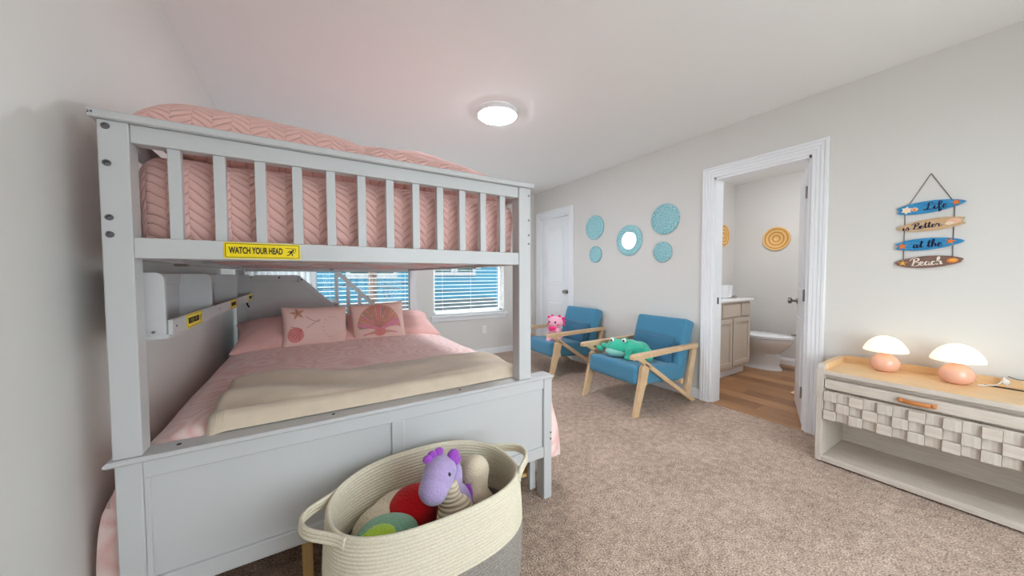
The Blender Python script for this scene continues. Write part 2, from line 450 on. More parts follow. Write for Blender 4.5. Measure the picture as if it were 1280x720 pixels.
# window wall with two openings
W = [(-0.42, 1.225), (1.465, 2.565)]; WZ0, WZ1 = 0.612, 2.06
wb = MB()
xs = [XL, W[0][0], W[0][1], W[1][0], W[1][1], XR + T]
for i in (0, 2, 4): wb.box(xs[i], xs[i + 1], YF, YF + T, 0, H)
for a, b in W: wb.box(a, b, YF, YF + T, 0, WZ0); wb.box(a, b, YF, YF + T, WZ1, H)
struct(wb.build('wall_far', 'wall_paint'))
# door wall with two openings
D1 = (3.535, 4.19); D2 = (0.935, 1.61); DH = 2.02
wr = MB()
ys = [YB - T, D2[0], D2[1], D1[0], D1[1], YF]
for i in (0, 2, 4): wr.box(XR, XR + T, ys[i], ys[i + 1], 0, H)
for a, b in (D1, D2): wr.box(XR, XR + T, a, b, DH, H)
struct(wr.build('wall_right', 'wall_paint'))

def sweep(mb, prof, path, up_dir):
    """profile (across, out) swept along a polyline in a plane with mitred corners; up_dir = direction of 'out'"""
    up_dir = Vector(up_dir); P = [Vector(p) for p in path]; rings = []
    for i, p in enumerate(P):
        t0 = (p - P[i - 1]).normalized() if i > 0 else None; t1 = (P[i + 1] - p).normalized() if i < len(P) - 1 else None
        n0 = t0.cross(up_dir) if t0 else None; n1 = t1.cross(up_dir) if t1 else None
        if n0 is None: n = n1
        elif n1 is None: n = n0
        else:
            b = (n0 + n1).normalized(); n = b / max(0.2, b.dot(n0))
        rings.append([mb.bm.verts.new(p + n * a + up_dir * o) for a, o in prof])
    k = len(prof)
    for A, B in zip(rings, rings[1:]):
        for j in range(k): mb.bm.faces.new((A[j], A[(j + 1) % k], B[(j + 1) % k], B[j]))
    mb.bm.faces.new(rings[0]); mb.bm.faces.new(rings[-1][::-1])
    return mb
CAS = [(0, 0), (0, .010), (.006, .014), (.022, .014), (.026, .010), (.030, .016), (.046, .016), (.050, .012), (.054, .019), (.068, .019), (.072, .015), (.076, .022), (.090, .022), (.095, .017), (.095, 0)]
def casing(name, y0, y1, x, out):
    # path runs up one side, across, down the other; 'across' points away from the opening
    m = MB(); path = [(x, y0, 0), (x, y0, DH), (x, y1, DH), (x, y1, 0)]
    if out < 0: sweep(m, CAS, path[::-1], (-1, 0, 0)) if False else sweep(m, CAS, path, (-1, 0, 0))
    else: sweep(m, CAS, path, (1, 0, 0))
    return m
tr1 = struct(casing('trim', D1[0], D1[1], XR, -1).build('trim_1', 'trim_paint'))
MB().box(XR, XR + T, D1[0], D1[0] + .018, 0, DH).box(XR, XR + T, D1[1] - .018, D1[1], 0, DH).box(XR, XR + T, D1[0], D1[1], DH - .018, DH).build('jamb', 'trim_paint', tr1)
tr2 = struct(casing('trim', D2[0], D2[1], XR, -1).build('trim_2', 'trim_paint'))
MB().box(XR, XR + T, D2[0], D2[0] + .018, 0, DH).box(XR, XR + T, D2[1] - .018, D2[1], 0, DH).box(XR, XR + T, D2[0], D2[1], DH - .018, DH).build('jamb', 'trim_paint', tr2)
MB().box(XR + .05, XR + .072, D2[1] - .0195, D2[1] - .0175, .895, .955).build('strike_plate', 'dark_metal', tr2)

def door_leaf(name, w, h, mat='door_paint'):
    """leaf in local x (0..w), y thickness, z; two raised-and-fielded panels"""
    o = struct(MB().box(0, w, -.0175, .0175, .008, h, .002).build(name, mat))
    for z0, z1 in ((.24, .80), (1.02, h - .13)):
        for sy in (-1, 1):
            m = MB(); x0, x1 = .12, w - .12; y = sy * .0175
            # moulding ring: groove then raised field
            def ring(a, yy): return [(x0 + a, yy, z0 + a), (x1 - a, yy, z0 + a), (x1 - a, yy, z1 - a), (x0 + a, yy, z1 - a)]
            rs = [ring(0, y), ring(.006, y + sy * .006), ring(.022, y + sy * .0012), ring(.034, y + sy * .0012), ring(.052, y + sy * .0065)]
            vs = [v for r_ in rs for v in r_]; fs = []
            for k in range(4):
                for j in range(4): fs.append((k * 4 + j, k * 4 + (j + 1) % 4, k * 4 + 4 + (j + 1) % 4, k * 4 + 4 + j))
            fs.append((16, 17, 18, 19)); m.raw(vs, fs).build('door_panel', mat, o)
    return o
def knob(parent, x, z, sy, y=.0175):
    m = MB(); p = [(.031, 0), (.031, .006), (.014, .010), (.010, .034), (.024, .042), (.029, .054), (.024, .066), (.006, .070)]
    m.lathe([(r, sy * (y + h)) for r, h in p], (x, 0, z), 20, 'Y'); return m.build('knob', 'nickel', parent, 'auto')
d1 = door_leaf('door_1', D1[1] - D1[0] - .04, DH - .022)
d1.location = (XR + .045, D1[1] - .02, 0); d1.rotation_euler = (0, 0, -math.pi / 2)      # closed, local x runs towards -y
knob(d1, D1[1] - D1[0] - .04 - .06, .93, -1)
d2w = D2[1] - D2[0] - .04
d2 = door_leaf('door_2', d2w, DH - .022)
d2.location = (XR + T + .002, D2[0] + .042, 0); d2.rotation_euler = (0, 0, math.radians(21.5))
knob(d2, d2w - .06, .925, 1); knob(d2, d2w - .06, .925, -1)
for z in (.25, 1.0, 1.78): MB().tube([(0, .022, z - .045), (0, .022, z + .045)], .006, 8).build('hinge', 'nickel', d2)
st = MB().tube([(d2w - .12, .018, .62), (d2w - .12, .06, .62)], .006, 8).build('door_stop', 'nickel', d2)

BASE = [(0, 0), (.013, 0), (.013, .062), (.009, .072), (.009, .080), (.004, .088), (0, .088)]
def base(name, p0, p1, inward):
    m = MB(); n = Vector(inward); a, b = Vector(p0), Vector(p1)
    r0 = [m.bm.verts.new(a + n * o + Vector((0, 0, z))) for o, z in BASE]; r1 = [m.bm.verts.new(b + n * o + Vector((0, 0, z))) for o, z in BASE]
    k = len(BASE)
    for j in range(k): m.bm.faces.new((r0[j], r0[(j + 1) % k], r1[(j + 1) % k], r1[j]))
    m.bm.faces.new(r0); m.bm.faces.new(r1[::-1]); return struct(m.build(name, 'trim_paint'))
base('baseboard_left', (XL, YB, 0), (XL, YF, 0), (1, 0, 0))
base('baseboard_far', (XL, YF, 0), (XR, YF, 0), (0, -1, 0))
base('baseboard_back', (XL, YB, 0), (XR, YB, 0), (0, 1, 0))
base('baseboard_right_corner', (XR, D1[1] + .096, 0), (XR, YF, 0), (-1, 0, 0))
base('baseboard_right_middle', (XR, D2[1] + .096, 0), (XR, D1[0] - .096, 0), (-1, 0, 0))
base('baseboard_right_near', (XR, YB, 0), (XR, D2[0] - .096, 0), (-1, 0, 0))

# windows, sills, blinds
for k, (a, b) in enumerate(W):
    fr = MB(); yy = YF + .075
    for q in ((a, a + .045, WZ0, WZ1), (b - .045, b, WZ0, WZ1), (a, b, WZ0, WZ0 + .045), (a, b, WZ1 - .045, WZ1)):
        fr.box(q[0], q[1], yy, yy + .04, q[2], q[3], .003)
    w = struct(fr.build('window_%d' % (k + 1), 'vinyl_white'))
    zm = (WZ0 + WZ1) / 2
    MB().box(a + .045, b - .045, yy + .005, yy + .035, zm - .02, zm + .02, .003).build('meeting_rail', 'vinyl_white', w)
    MB().box(a + .045, b - .045, yy + .016, yy + .020, WZ0 + .045, zm - .02).build('pane', 'window_glass', w)
    MB().box(a + .045, b - .045, yy + .020, yy + .024, zm + .02, WZ1 - .045).build('pane', 'window_glass', w)
    ext = .045 if k else .02
    MB().box(a - ext, b + ext, YF - .045, YF, WZ0 - .022, WZ0, .004).box(a, b, YF, YF + .075, WZ0 - .022, WZ0 + .001).build('window_sill', 'trim_paint', w)
    MB().box(a - .03, b + .03, YF - .014, YF, WZ0 - .078, WZ0 - .022, .003).build('apron', 'trim_paint', w)
    if k == 0:
        MB().box(.045, .115, YF + .005, YF + .115, WZ0, WZ1, .003).build('mullion', 'vinyl_white', w); a = .115
    bl = thing('window_blind', ['white slatted blind in the window behind the bunk stairs', 'white slatted blind in the window nearer the corner door'][k], 'blind', ((a + b) / 2, YF + .035, WZ0), 'white horizontal blinds in the two windows')
    MB().box(a + .006, b - .006, YF + .008, YF + .062, WZ1 - .05, WZ1 - .002, .004).build('headrail', 'blind_white', bl)
    MB().box(a + .008, b - .008, YF + .010, YF + .060, WZ0 + .006, WZ0 + .026, .004).build('bottom_rail', 'blind_white', bl)
    z = WZ0 + .066; first = None
    tl = math.radians(6)
    while z < WZ1 - .06:
        if first is None:
            m = MB(); L = b - a - .016; pts = []
            for i in range(5):
                u = (i / 4 - .5) * .05
                pts.append((u * math.cos(tl), u * math.sin(tl) + .0025 * (1 - (2 * u / .05) ** 2)))
            sec = pts + [(p, q - .0022) for p, q in pts[::-1]]
            m.prism([((a + b) / 2 - L / 2, YF + .035 + p, z + q) for p, q in sec], (L, 0, 0))
            first = m.build('slat', 'blind_white', bl); z00 = z
        else:
            s2 = first.copy(); COL.objects.link(s2); s2.location = (0, 0, z - z00)
        z += .0505
    for x in (a + .13, (a + b) / 2, b - .13):
        MB().tube([(x, YF + .008, WZ0 + .02), (x, YF + .008, WZ1 - .04)], .0012, 5).build('ladder_cord', 'blind_white', bl)
    MB().tube([(b - .03, YF + .004, WZ1 - .05), (b - .03, YF + .004, WZ0 + .35)], .002, 5).build('lift_cord', 'blind_white', bl)
fill_win = MB()  # added window in the unseen back wall, lets in frontal daylight
for q in ((FILL_WIN[0], FILL_WIN[0] + .045, FILL_WIN[2], FILL_WIN[3]), (FILL_WIN[1] - .045, FILL_WIN[1], FILL_WIN[2], FILL_WIN[3]), (FILL_WIN[0], FILL_WIN[1], FILL_WIN[2], FILL_WIN[2] + .045), (FILL_WIN[0], FILL_WIN[1], FILL_WIN[3] - .045, FILL_WIN[3]), (1.375, 1.425, FILL_WIN[2], FILL_WIN[3])):
    fill_win.box(q[0], q[1], YB - .11, YB - .07, q[2], q[3], .003)
fill_win = struct(fill_win.build('window_3', 'vinyl_white'))
for a, b in ((FILL_WIN[0] + .045, 1.375), (1.425, FILL_WIN[1] - .045)): MB().box(a, b, YB - .092, YB - .088, FILL_WIN[2] + .045, FILL_WIN[3] - .045).build('pane', 'window_glass', fill_win)
MB().box(FILL_WIN[0] - .03, FILL_WIN[1] + .03, YB - .07, YB + .045, FILL_WIN[2] - .022, FILL_WIN[2], .004).build('window_sill', 'trim_paint', fill_win)
# wall outlets
def outlet(label, c, axis):
    o = thing('wall_outlet', label, 'outlet', c)
    x, y, z = c
    if axis == 'Y':
        MB().box(x - .036, x + .036, y - .006, y, z - .058, z + .058, .003).build('cover_plate', 'outlet_plastic', o)
        for dz in (-.02, .02): MB().lathe([(.017, y - .008), (.017, y - .005)], (x, 0, z + dz), 16, 'Y').build('socket', 'outlet_plastic', o)
    else:
        MB().box(x - .006, x, y - .036, y + .036, z - .058, z + .058, .003).build('cover_plate', 'outlet_plastic', o)
        for dz in (-.02, .02): MB().lathe([(.017, x - .008), (.017, x - .005)], (0, y, z + dz), 16, 'X').build('socket', 'outlet_plastic', o)
outlet('white double outlet on the wall under the corner window', (2.222, YF, .37), 'Y')

# ceiling lamp
cl = thing('ceiling_lamp', 'round white flush lamp glowing on the bedroom ceiling', 'lamp', (1.31, 2.325, H))
MB().lathe([(.148, -.001), (.156, -.003), (.156, -.036), (.151, -.038), (.12, -.036), (.12, -.001)], (1.31, 2.325, H), 56, close=False).build('rim', 'trim_paint', cl, 'auto')
MB().lathe([(.1495, -.030), (.1495, -.0375), (.142, -.043), (.125, -.047), (.08, -.050), (.001, -.051)], (1.31, 2.325, H), 56).build('diffuser', 'lamp_diffuser', cl, 'auto')

# white curtain at the dark end of the window wall, behind the stairs
m = MB(); n = 90; zt, zb = 2.2, .05; vs = []
for i in range(n + 1):
    x = -.53 + .60 * i / n; y = YF - .085 + .018 * math.sin(i * 0.75) + .006 * math.sin(i * 2.1)
    vs += [(x, y, zb), (x, y, zt)]
fs = []
for i in range(n):
    fs.append((i * 2, i * 2 + 1, i * 2 + 3, i * 2 + 2))
ct = thing('curtain', 'white pleated curtain hanging behind the bunk bed headboard', 'curtain', (-.23, YF - .085, 0))
m.raw(vs, fs).build('cloth', 'sheer_curtain', ct, True)
MB().tube([(-.54, YF - .085, zt + .012), (.12, YF - .085, zt + .012)], .012, 10).build('curtain_rod', 'nickel', ct)

# ================================================================== OUTSIDE THE WINDOWS
struct(MB().box(-20, 24, -25, 30, -3.2, -3.0).build('ground_outside', 'concrete'))
hs = thing('neighbour_house', 'light blue clapboard house seen through the blinds', 'house', (2.5, 8.6, -3))
MB().box(-3.5, 8.5, 8.6, 12, -3, 2.95).build('wall', 'siding_blue', hs)
plank0 = None
for i in range(42):
    z = -2.95 + i * .14
    if plank0 is None:
        plank0 = MB().prism([(-3.5, 8.6, z), (-3.5, 8.575, z), (-3.5, 8.592, z + .15), (-3.5, 8.6, z + .15)], (12, 0, 0)).build('siding_plank', 'siding_blue', hs)
    else:
        p = plank0.copy(); COL.objects.link(p); p.location = (0, 0, i * .14)
for x0, x1, z0, z1 in ((2.92, 3.36, 1.26, 2.4), (3.55, 4.0, 1.26, 2.4), (0.9, 1.32, 1.22, 2.4), (1.42, 1.86, 1.22, 2.4), (-1.2, -.7, 1.22, 2.4)):
    w = MB()
    for q in ((x0 - .09, x0, z0 - .1, z1 + .1), (x1, x1 + .09, z0 - .1, z1 + .1), (x0, x1, z0 - .1, z0), (x0, x1, z1, z1 + .1)): w.box(q[0], q[1], 8.53, 8.6, q[2], q[3])
    w = w.build('window', 'house_trim', hs); MB().box(x0, x1, 8.56, 8.57, z0, z1).build('pane', 'house_glass', w)
    MB().box(x0, x1, 8.54, 8.56, (z0 + z1) / 2 - .02, (z0 + z1) / 2 + .02).build('muntin', 'house_trim', w)
MB().prism([(-3.8, 8.1, .28), (-3.8, 8.6, .56), (-3.8, 8.6, .50), (-3.8, 8.1, .20)], (8.45, 0, 0)).build('porch_roof', 'roof_dark', hs)
MB().box(-3.7, 4.5, 8.12, 8.18, .02, .22).build('porch_fascia', 'siding_blue', hs)
MB().box(-3.7, 4.5, 8.3, 8.34, -.6, .0).build('porch_band', 'roof_dark', hs)
MB().prism([(-3.9, 8.3, 2.85), (-3.9, 10.3, 3.9), (-3.9, 12.3, 2.85)], (12.8, 0, 0)).build('roof', 'roof_dark', hs)
pl = thing('utility_pole', 'dark wooden utility pole standing outside the window', 'pole', (1.13, 7.0, -3))
MB().lathe([(.085, -3), (.08, 1.4), (.07, 5.5)], (1.13, 7.0, 0), 16).build('shaft', 'pole_wood', pl, 'auto')
MB().box(.3, 1.95, 6.86, 6.94, 3.4, 3.52).build('crossarm', 'pole_wood', pl)
for lab, pts, r in (('thin black cable drooping across the corner window', [(1.13, 6.9, .95), (2.4, 6.8, .84), (4.2, 6.7, .82), (6.5, 6.6, 1.0)], .011),
                    ('black cable running from the pole towards the stairs', [(-1.5, 6.9, .98), (.2, 6.92, .93), (.62, 6.93, .98), (.72, 6.93, 1.08)], .011),
                    ('looped black cable bundle hanging beside the pole', [(2.2, 6.85, .96), (1.5, 6.88, 1.04), (1.34, 6.9, 1.0), (1.32, 6.9, .8), (1.36, 6.9, .7), (1.42, 6.9, .78), (1.36, 6.9, .9)], .010)):
    tag(MB().tube(pts, r, 6, smooth=8).build('overhead_cable', 'wire_black', None, True), lab, 'cable')

# ================================================================== BUNK BED
Y0, Y1 = 1.3485, 1.412         # front posts
R0, R1 = 3.395, 3.455          # rear posts
bed = thing('bunk_bed', 'white wooden bunk bed with guard rails, panelled footboard and stairs behind', 'bed', (.3, 2.4, 0))
BP = 'bed_paint'
XA0, XA1 = -.462, -.403; XB0, XB1 = .876, .945
for x0, x1, y0, y1 in ((XA0, XA1, Y0, Y1), (XB0, XB1, Y0, Y1), (XA0, XA1, R0, R1), (XB0 + .02, XB1 + .02, R0, R1)):
    MB().box(x0, x1, y0, y1, .648, 1.579, .003).build('post', BP, bed)
# lower legs
for x0, x1, y0, y1 in ((XA0 + .003, -.405, Y0, Y1), (1.026, 1.077, Y0, Y1), (XA0, -.405, R0, R1), (1.026, 1.077, R0, R1)):
    MB().box(x0, x1, y0, y1, .0, .632, .003).build('leg', BP, bed)
# top cap rail round the upper bunk
cap = MB().box(-.476, .957, Y0 - .012, Y1 + .006, 1.5795, 1.601, .003).build('cap_rail', BP, bed)
lettr = bpy.data.curves.new('number_mark', 'FONT'); 
def text_mesh(body, size, sx=1.0, offset=0.0, extrude=0.0005):
    c = bpy.data.curves.new('t', 'FONT'); c.body = body; c.size = size; c.offset = offset; c.extrude = extrude
    c.align_x = 'CENTER'; c.align_y = 'CENTER'; c.resolution_u = 3
    o = bpy.data.objects.new('t', c); COL.objects.link(o); dg = bpy.context.evaluated_depsgraph_get(); dg.update()
    me = bpy.data.meshes.new_from_object(o.evaluated_get(dg)); bpy.data.objects.remove(o); bpy.data.curves.remove(c)
    mb = MB(); mb.bm.from_mesh(me); bpy.data.meshes.remove(me); mb.xform(Matrix.Diagonal((sx, 1, 1, 1))); return mb
bpy.data.curves.remove(lettr)
text_mesh('24', .011).xform(Matrix.Translation((-.468, Y0 - .0124, 1.590)) @ Matrix.Rotation(math.pi / 2, 4, 'X')).build('stamped_number', 'black_print', cap)
rail = MB().box(XA1, XB0, Y0 + .008, Y1 - .012, 1.529, 1.579, .002).build('upper_rail', BP, bed)
rail = MB().box(XA1, XB0, Y0 + .004, Y1 - .012, 1.209, 1.267, .002).build('lower_rail', BP, bed)
for i in range(12):
    x = -.332 + i * .1011
    MB().box(x, x + .029, Y0 + .016, Y1 - .022, 1.267, 1.529, .0015).build('guard_slat', BP, bed)
# bolts on the posts
def bolt(x, y, z, ax='Y', r=.0085):
    m = MB()
    if ax == 'Y': m.lathe([(r, y + .001), (r, y - .0025), (r * .55, y - .003), (r * .45, y - .0012), (.0005, y - .0012)], (x, 0, z), 14, 'Y')
    else: m.lathe([(r, x - .001), (r, x + .0025), (r * .55, x + .003), (r * .45, x + .0012), (.0005, x + .0012)], (0, y, z), 14, 'X')
    return m.build('bolt', 'screw_steel', bed, 'auto')
for z in (1.562, 1.464, 1.318, 1.272): bolt(-.445, Y0, z)
for z in (1.543, 1.425, 1.353, 1.312): bolt(.931, Y0, z, r=.005)
for z in (.312, .345): bolt(1.068, Y0, z, r=.005)
bolt(-.435, Y0, .165); 
# side and end rails of the upper bunk
for x0, x1, dx in ((XA0 + .012, XA0 + .042, 0), (XB1 - .042, XB1 - .012, 0)):
    MB().box(x0, x1, Y1, R0, 1.529, 1.579, .002).build('side_upper_rail', BP, bed)
    MB().box(x0, x1, Y1, R0, 1.209, 1.267, .002).build('side_lower_rail', BP, bed)
for i in range(9):
    y = 1.62 + i * .2
    for x0, x1 in ((XA0 + .018, XA0 + .036), (XB1 - .036, XB1 - .018)):
        if x0 > 0 and 3.0 < y: continue
        MB().box(x0, x1, y, y + .03, 1.267, 1.529, .0015).build('guard_slat', BP, bed)
MB().box(XA1, XB0 + .02, R0 + .01, R1 - .012, 1.197, 1.25, .002).build('rear_lower_rail', BP, bed)
MB().box(XA1, XB0 + .02, R0 + .01, R1 - .012, 1.529, 1.579, .002).build('rear_upper_rail', BP, bed)
for i in range(12):
    x = -.332 + i * .1011
    MB().box(x, x + .029, R0 + .02, R1 - .02, 1.25, 1.529, .0015).build('guard_slat', BP, bed)
for x, z in ((.21, 1.222), (.90, 1.222)): MB().box(x - .016, x + .016, R0 + .004, R0 + .011, z - .014, z + .014, .002).build('bracket', 'screw_steel', bed)
for x in (-.435, .93): MB().box(x - .02, x + .02, 1.9, 1.94, 1.2, 1.21, .002).build('bracket', 'nickel', bed)
for y in (1.52, 1.86, 2.2, 2.54, 2.88, 3.22): MB().box(XA0 + .042, XB1 - .042, y, y + .07, 1.222, 1.240, .002).build('support_slat', BP, bed)
# footboard
fb = MB().box(-.405, 1.026, Y0 + .014, Y0 + .030, .23, .60).build('footboard', BP, bed)
MB().box(-.405, 1.026, Y0 + .003, Y1 - .01, .580, .632, .002).build('top_rail', BP, fb)
MB().box(-.405, 1.026, Y0 + .001, Y1 - .01, .223, .279, .003).build('bottom_rail', BP, fb)
MB().box(.280, .329, Y0 + .005, Y0 + .02, .279, .580, .002).build('stile', BP, fb)
MB().box(-.405, -.392, Y0 + .005, Y0 + .02, .279, .580, .002).build('stile', BP, fb)
MB().prism([(-.476, Y0 - .013, .632), (1.080, Y0 - .013, .632), (1.080, Y1 + .012, .632), (-.476, Y1 + .012, .632)], (0, 0, .016), .005).build('cap', BP, fb)
for x in (-.335, .08, .58): MB().lathe([(.006, .646), (.006, .6495), (.0005, .6495)], (x, Y0 + .035, 0), 12).build('screw_plug', 'dark_metal', fb)
# lower side rails, slats and wooden centre supports
for x0, x1 in ((XA0 + .01, XA0 + .035), (1.045, 1.07)): MB().box(x0, x1, Y1, R0, .24, .40, .003).build('bed_side_rail', BP, bed)
for y in (1.55, 1.9, 2.25, 2.6, 2.95, 3.25): MB().box(XA0 + .035, 1.045, y, y + .07, .30, .318, .002).build('bed_slat', 'pine_wood', bed)
MB().box(-.03, .006, 1.46, 1.48, .0, .30, .002).build('support_leg', 'pine_wood', bed)
MB().box(.055, .085, 1.52, 1.55, .0, .30, .002).build('support_leg', 'bed_paint', bed)
MB().prism([(.60, 1.56, .062), (1.04, 1.43, .088), (1.04, 1.50, .094), (.60, 1.63, .068)], (0, 0, .016), .002).build('loose_slat', 'pine_wood', bed)
MB().box(.985, 1.02, 1.415, 1.44, .03, .30, .002).build('support_leg', BP, bed)
# headboard with sloping stair side
hy = R0 + .006
hb_out = [(-.405, 0.30), (1.026, .30), (1.026, .575), (.55, .575), (-.036, 1.163), (-.405, 1.163)]
hb = MB().prism([(x, hy + .012, z) for x, z in hb_out], (0, .016, 0)).build('headboard', BP, bed)
MB().box(-.405, -.036, hy, hy + .03, 1.117, 1.163, .002).build('top_rail', BP, hb)
MB().prism([(-.056, hy, 1.117), (-.036, hy, 1.163), (.55, hy, .577), (.51, hy, .555)], (0, .03, 0), .002).build('slope_rail', BP, hb)
MB().box(-.405, .30, hy + .002, hy + .03, .80, .842, .002).build('cross_rail', BP, hb)
MB().box(-.405, 1.026, hy, hy + .03, .575, .63, .002).build('low_rail', BP, hb)
MB().box(1.012, 1.10, R0 - .012, R1 + .012, .632, .652, .003).build('corner_cap', BP, hb)
for x, z in ((-.18, 1.146), (-.02, 1.128), (-.37, 1.146)): MB().lathe([(.007, hy - .002), (.0005, hy - .002)], (x, 0, z), 10, 'Y').build('screw_plug', 'dark_metal', hb)
# stairs behind the headboard
stc = MB().prism([(-.40, 3.95, 1.17), (-.06, 3.95, 1.17), (1.02, 3.95, .09), (1.02, 3.95, 0), (-.40, 3.95, 0)], (0, .03, 0)).build('staircase', BP, bed)
for i in range(4):
    x0 = .02 + i * .25; z = .92 - i * .23
    MB().box(-.40, x0 + .25, R1 + .02, 3.95, z - .02, z, .002).build('tread', BP, stc)
    MB().box(x0 + .228, x0 + .248, R1 + .02, 3.95, max(0, z - .23), z - .02, .001).build('riser', BP, stc)
MB().prism([(.165, 3.96, 1.30), (.21, 3.96, 1.315), (.72, 3.96, .80), (.68, 3.96, .775)], (0, .03, 0), .003).build('handrail', BP, stc)
for x in (.268, .378, .488): MB().box(x, x + .034, 3.962, 3.986, .62 - (x - .268), 1.24 - (x - .268) * 1.0, .002).build('baluster', BP, stc)

# shelf hung on the wall side of the bunk
SX0, SX1, SY0, SY1 = -.474, -.358, 1.425, 3.36
sh = thing('hanging_shelf', 'white open shelf with dividers hung along the bunk by the wall', 'shelf', ((SX0 + SX1) / 2, (SY0 + SY1) / 2, .97))
def divider(y, nm):
    pts = [(SX0, .978), (SX1 - .006, .978)]
    for k in range(7):
        q = math.pi / 2 * k / 6; pts.append((SX1 - .026 + .02 * math.cos(q), 1.15 + .02 * math.sin(q)))
    pts.append((SX0, 1.17))
    MB().prism([(x, y, z) for x, z in pts], (0, .015, 0), .0015).build(nm, BP, sh)
divider(SY0, 'end_panel'); divider(2.03, 'divider'); divider(2.70, 'divider'); divider(SY1 - .015, 'end_panel')
MB().box(SX0, SX1, SY0 - .002, SY1 + .002, .966, .980, .002).build('shelf_board', BP, sh)
MB().box(SX0 - .008, SX0, SY0, SY1, .98, 1.17, .002).build('back_panel', BP, sh)
MB().box(SX0, SX0 + .01, SY0, SY1, 1.125, 1.17, .002).build('back_rail', BP, sh)
MB().box(SX1 - .006, SX1 + .006, SY0 + .012, SY1 + .012, .974, 1.024, .003).build('front_lip', BP, sh)
for y in (1.475, 2.12, 2.80, 3.34): MB().lathe([(.004, SX1 + .0055), (.004, SX1 + .0075), (.0005, SX1 + .0075)], (0, y, 1.0), 10, 'X').build('screw', 'screw_steel', sh)
MB().tube([(-.39, SY0 - .001, .99), (-.39, SY0 - .008, .99)], .004, 8).build('screw', 'screw_steel', sh)
MB().tube([(-.40, 3.385, .96), (-.392, 3.385, .93), (-.38, 3.38, .91)], .006, 6).build('strap_hook', 'dark_metal', sh)

# warning signs
def warning_sign(label, M):
    """local: x right, y up, z out; 0.2 x 0.05"""
    o = thing('warning_sign', label, 'sign', M.translation, 'yellow warning plates on the bunk bed')
    w, h = .2, .05
    def rr(w, h, r, n=5):
        out = []
        for cx, cy, a0 in ((w / 2 - r, h / 2 - r, 0), (-w / 2 + r, h / 2 - r, 90), (-w / 2 + r, -h / 2 + r, 180), (w / 2 - r, -h / 2 + r, 270)):
            for k in range(n): q = math.radians(a0 + 90 * k / (n - 1)); out.append((cx + r * math.cos(q), cy + r * math.sin(q), 0))
        return out
    MB().prism(rr(w, h, .004), (0, 0, .0016)).xform(M).build('plate', 'yellow_plastic', o)
    # black border line
    a, b = rr(w - .006, h - .006, .004), rr(w - .0095, h - .0095, .003); n = len(a)
    m = MB(); m.raw([(x, y, .0019) for x, y, _ in a] + [(x, y, .0019) for x, y, _ in b], [(i, (i + 1) % n, n + (i + 1) % n, n + i) for i in range(n)]).xform(M).build('border', 'black_print', o, recalc=False)
    text_mesh('WATCH YOUR HEAD', .0285, .50, .0009).xform(M @ Matrix.Translation((-.0185, -.0005, .002))).build('lettering', 'black_print', o)
    g = MB(); mz = Matrix.Translation((.074, -.004, .0021))
    def stroke(p, wd): ribbon(g, [Vector((x, y, 0)) for x, y in p], wd, wd)
    g.lathe([(.0033, .0), (.0033, .0004), (.0003, .0004)], (.0055, .0095, 0), 12)
    stroke([(.0035, .006), (-.003, -.001)], .0058); stroke([(.003, .005), (-.006, .0055), (-.0095, .002)], .0026)
    stroke([(.003, .004), (.007, .0), (.0105, .0025)], .0024); stroke([(-.002, -.001), (.003, -.004), (.003, -.010)], .003)
    stroke([(-.003, -.001), (-.006, -.007), (-.012, -.009)], .003)
    stroke([(-.016, .015), (.0135, .015)], .0016); stroke([(.0127, .015), (.0127, .004)], .0016)
    g.xform(M @ mz).build('pictogram', 'black_print', o)
def ribbon(mb, pts, wmin, wmax, z=0.0, ang=None):
    """flat pen stroke in local xy; wider on down strokes"""
    n = len(pts); L = []; Rr = []
    for i, p in enumerate(pts):
        t = (pts[min(n - 1, i + 1)] - pts[max(0, i - 1)]); t.normalize()
        k = abs(t.y) if t.y < 0 else abs(t.y) * .35
        w = (wmin + (wmax - wmin) * k) / 2; nn = Vector((-t.y, t.x, 0))
        L.append(p + nn * w); Rr.append(p - nn * w)
    vs = [(a.x, a.y, z) for a in L] + [(a.x, a.y, z) for a in Rr]
    mb.raw(vs, [(i, i + 1, n + i + 1, n + i) for i in range(n - 1)])
def frame(o, xr, yu, zo):
    return Matrix(((xr[0], yu[0], zo[0], o[0]), (xr[1], yu[1], zo[1], o[1]), (xr[2], yu[2], zo[2], o[2]), (0, 0, 0, 1)))
warning_sign('large yellow watch-your-head plate on the front guard rail', frame((-.110, Y0 + .0038, 1.239), (1, 0, 0), (0, 0, 1), (0, -1, 0)))
for y, lb in ((1.685, 'nearest'), (2.50, 'middle'), (3.20, 'farthest')):
    warning_sign('%s of the three yellow warning plates on the hanging shelf lip' % lb, frame((SX1 + .0062, y, 1.0), (0, 1, 0), (0, 0, 1), (1, 0, 0)))

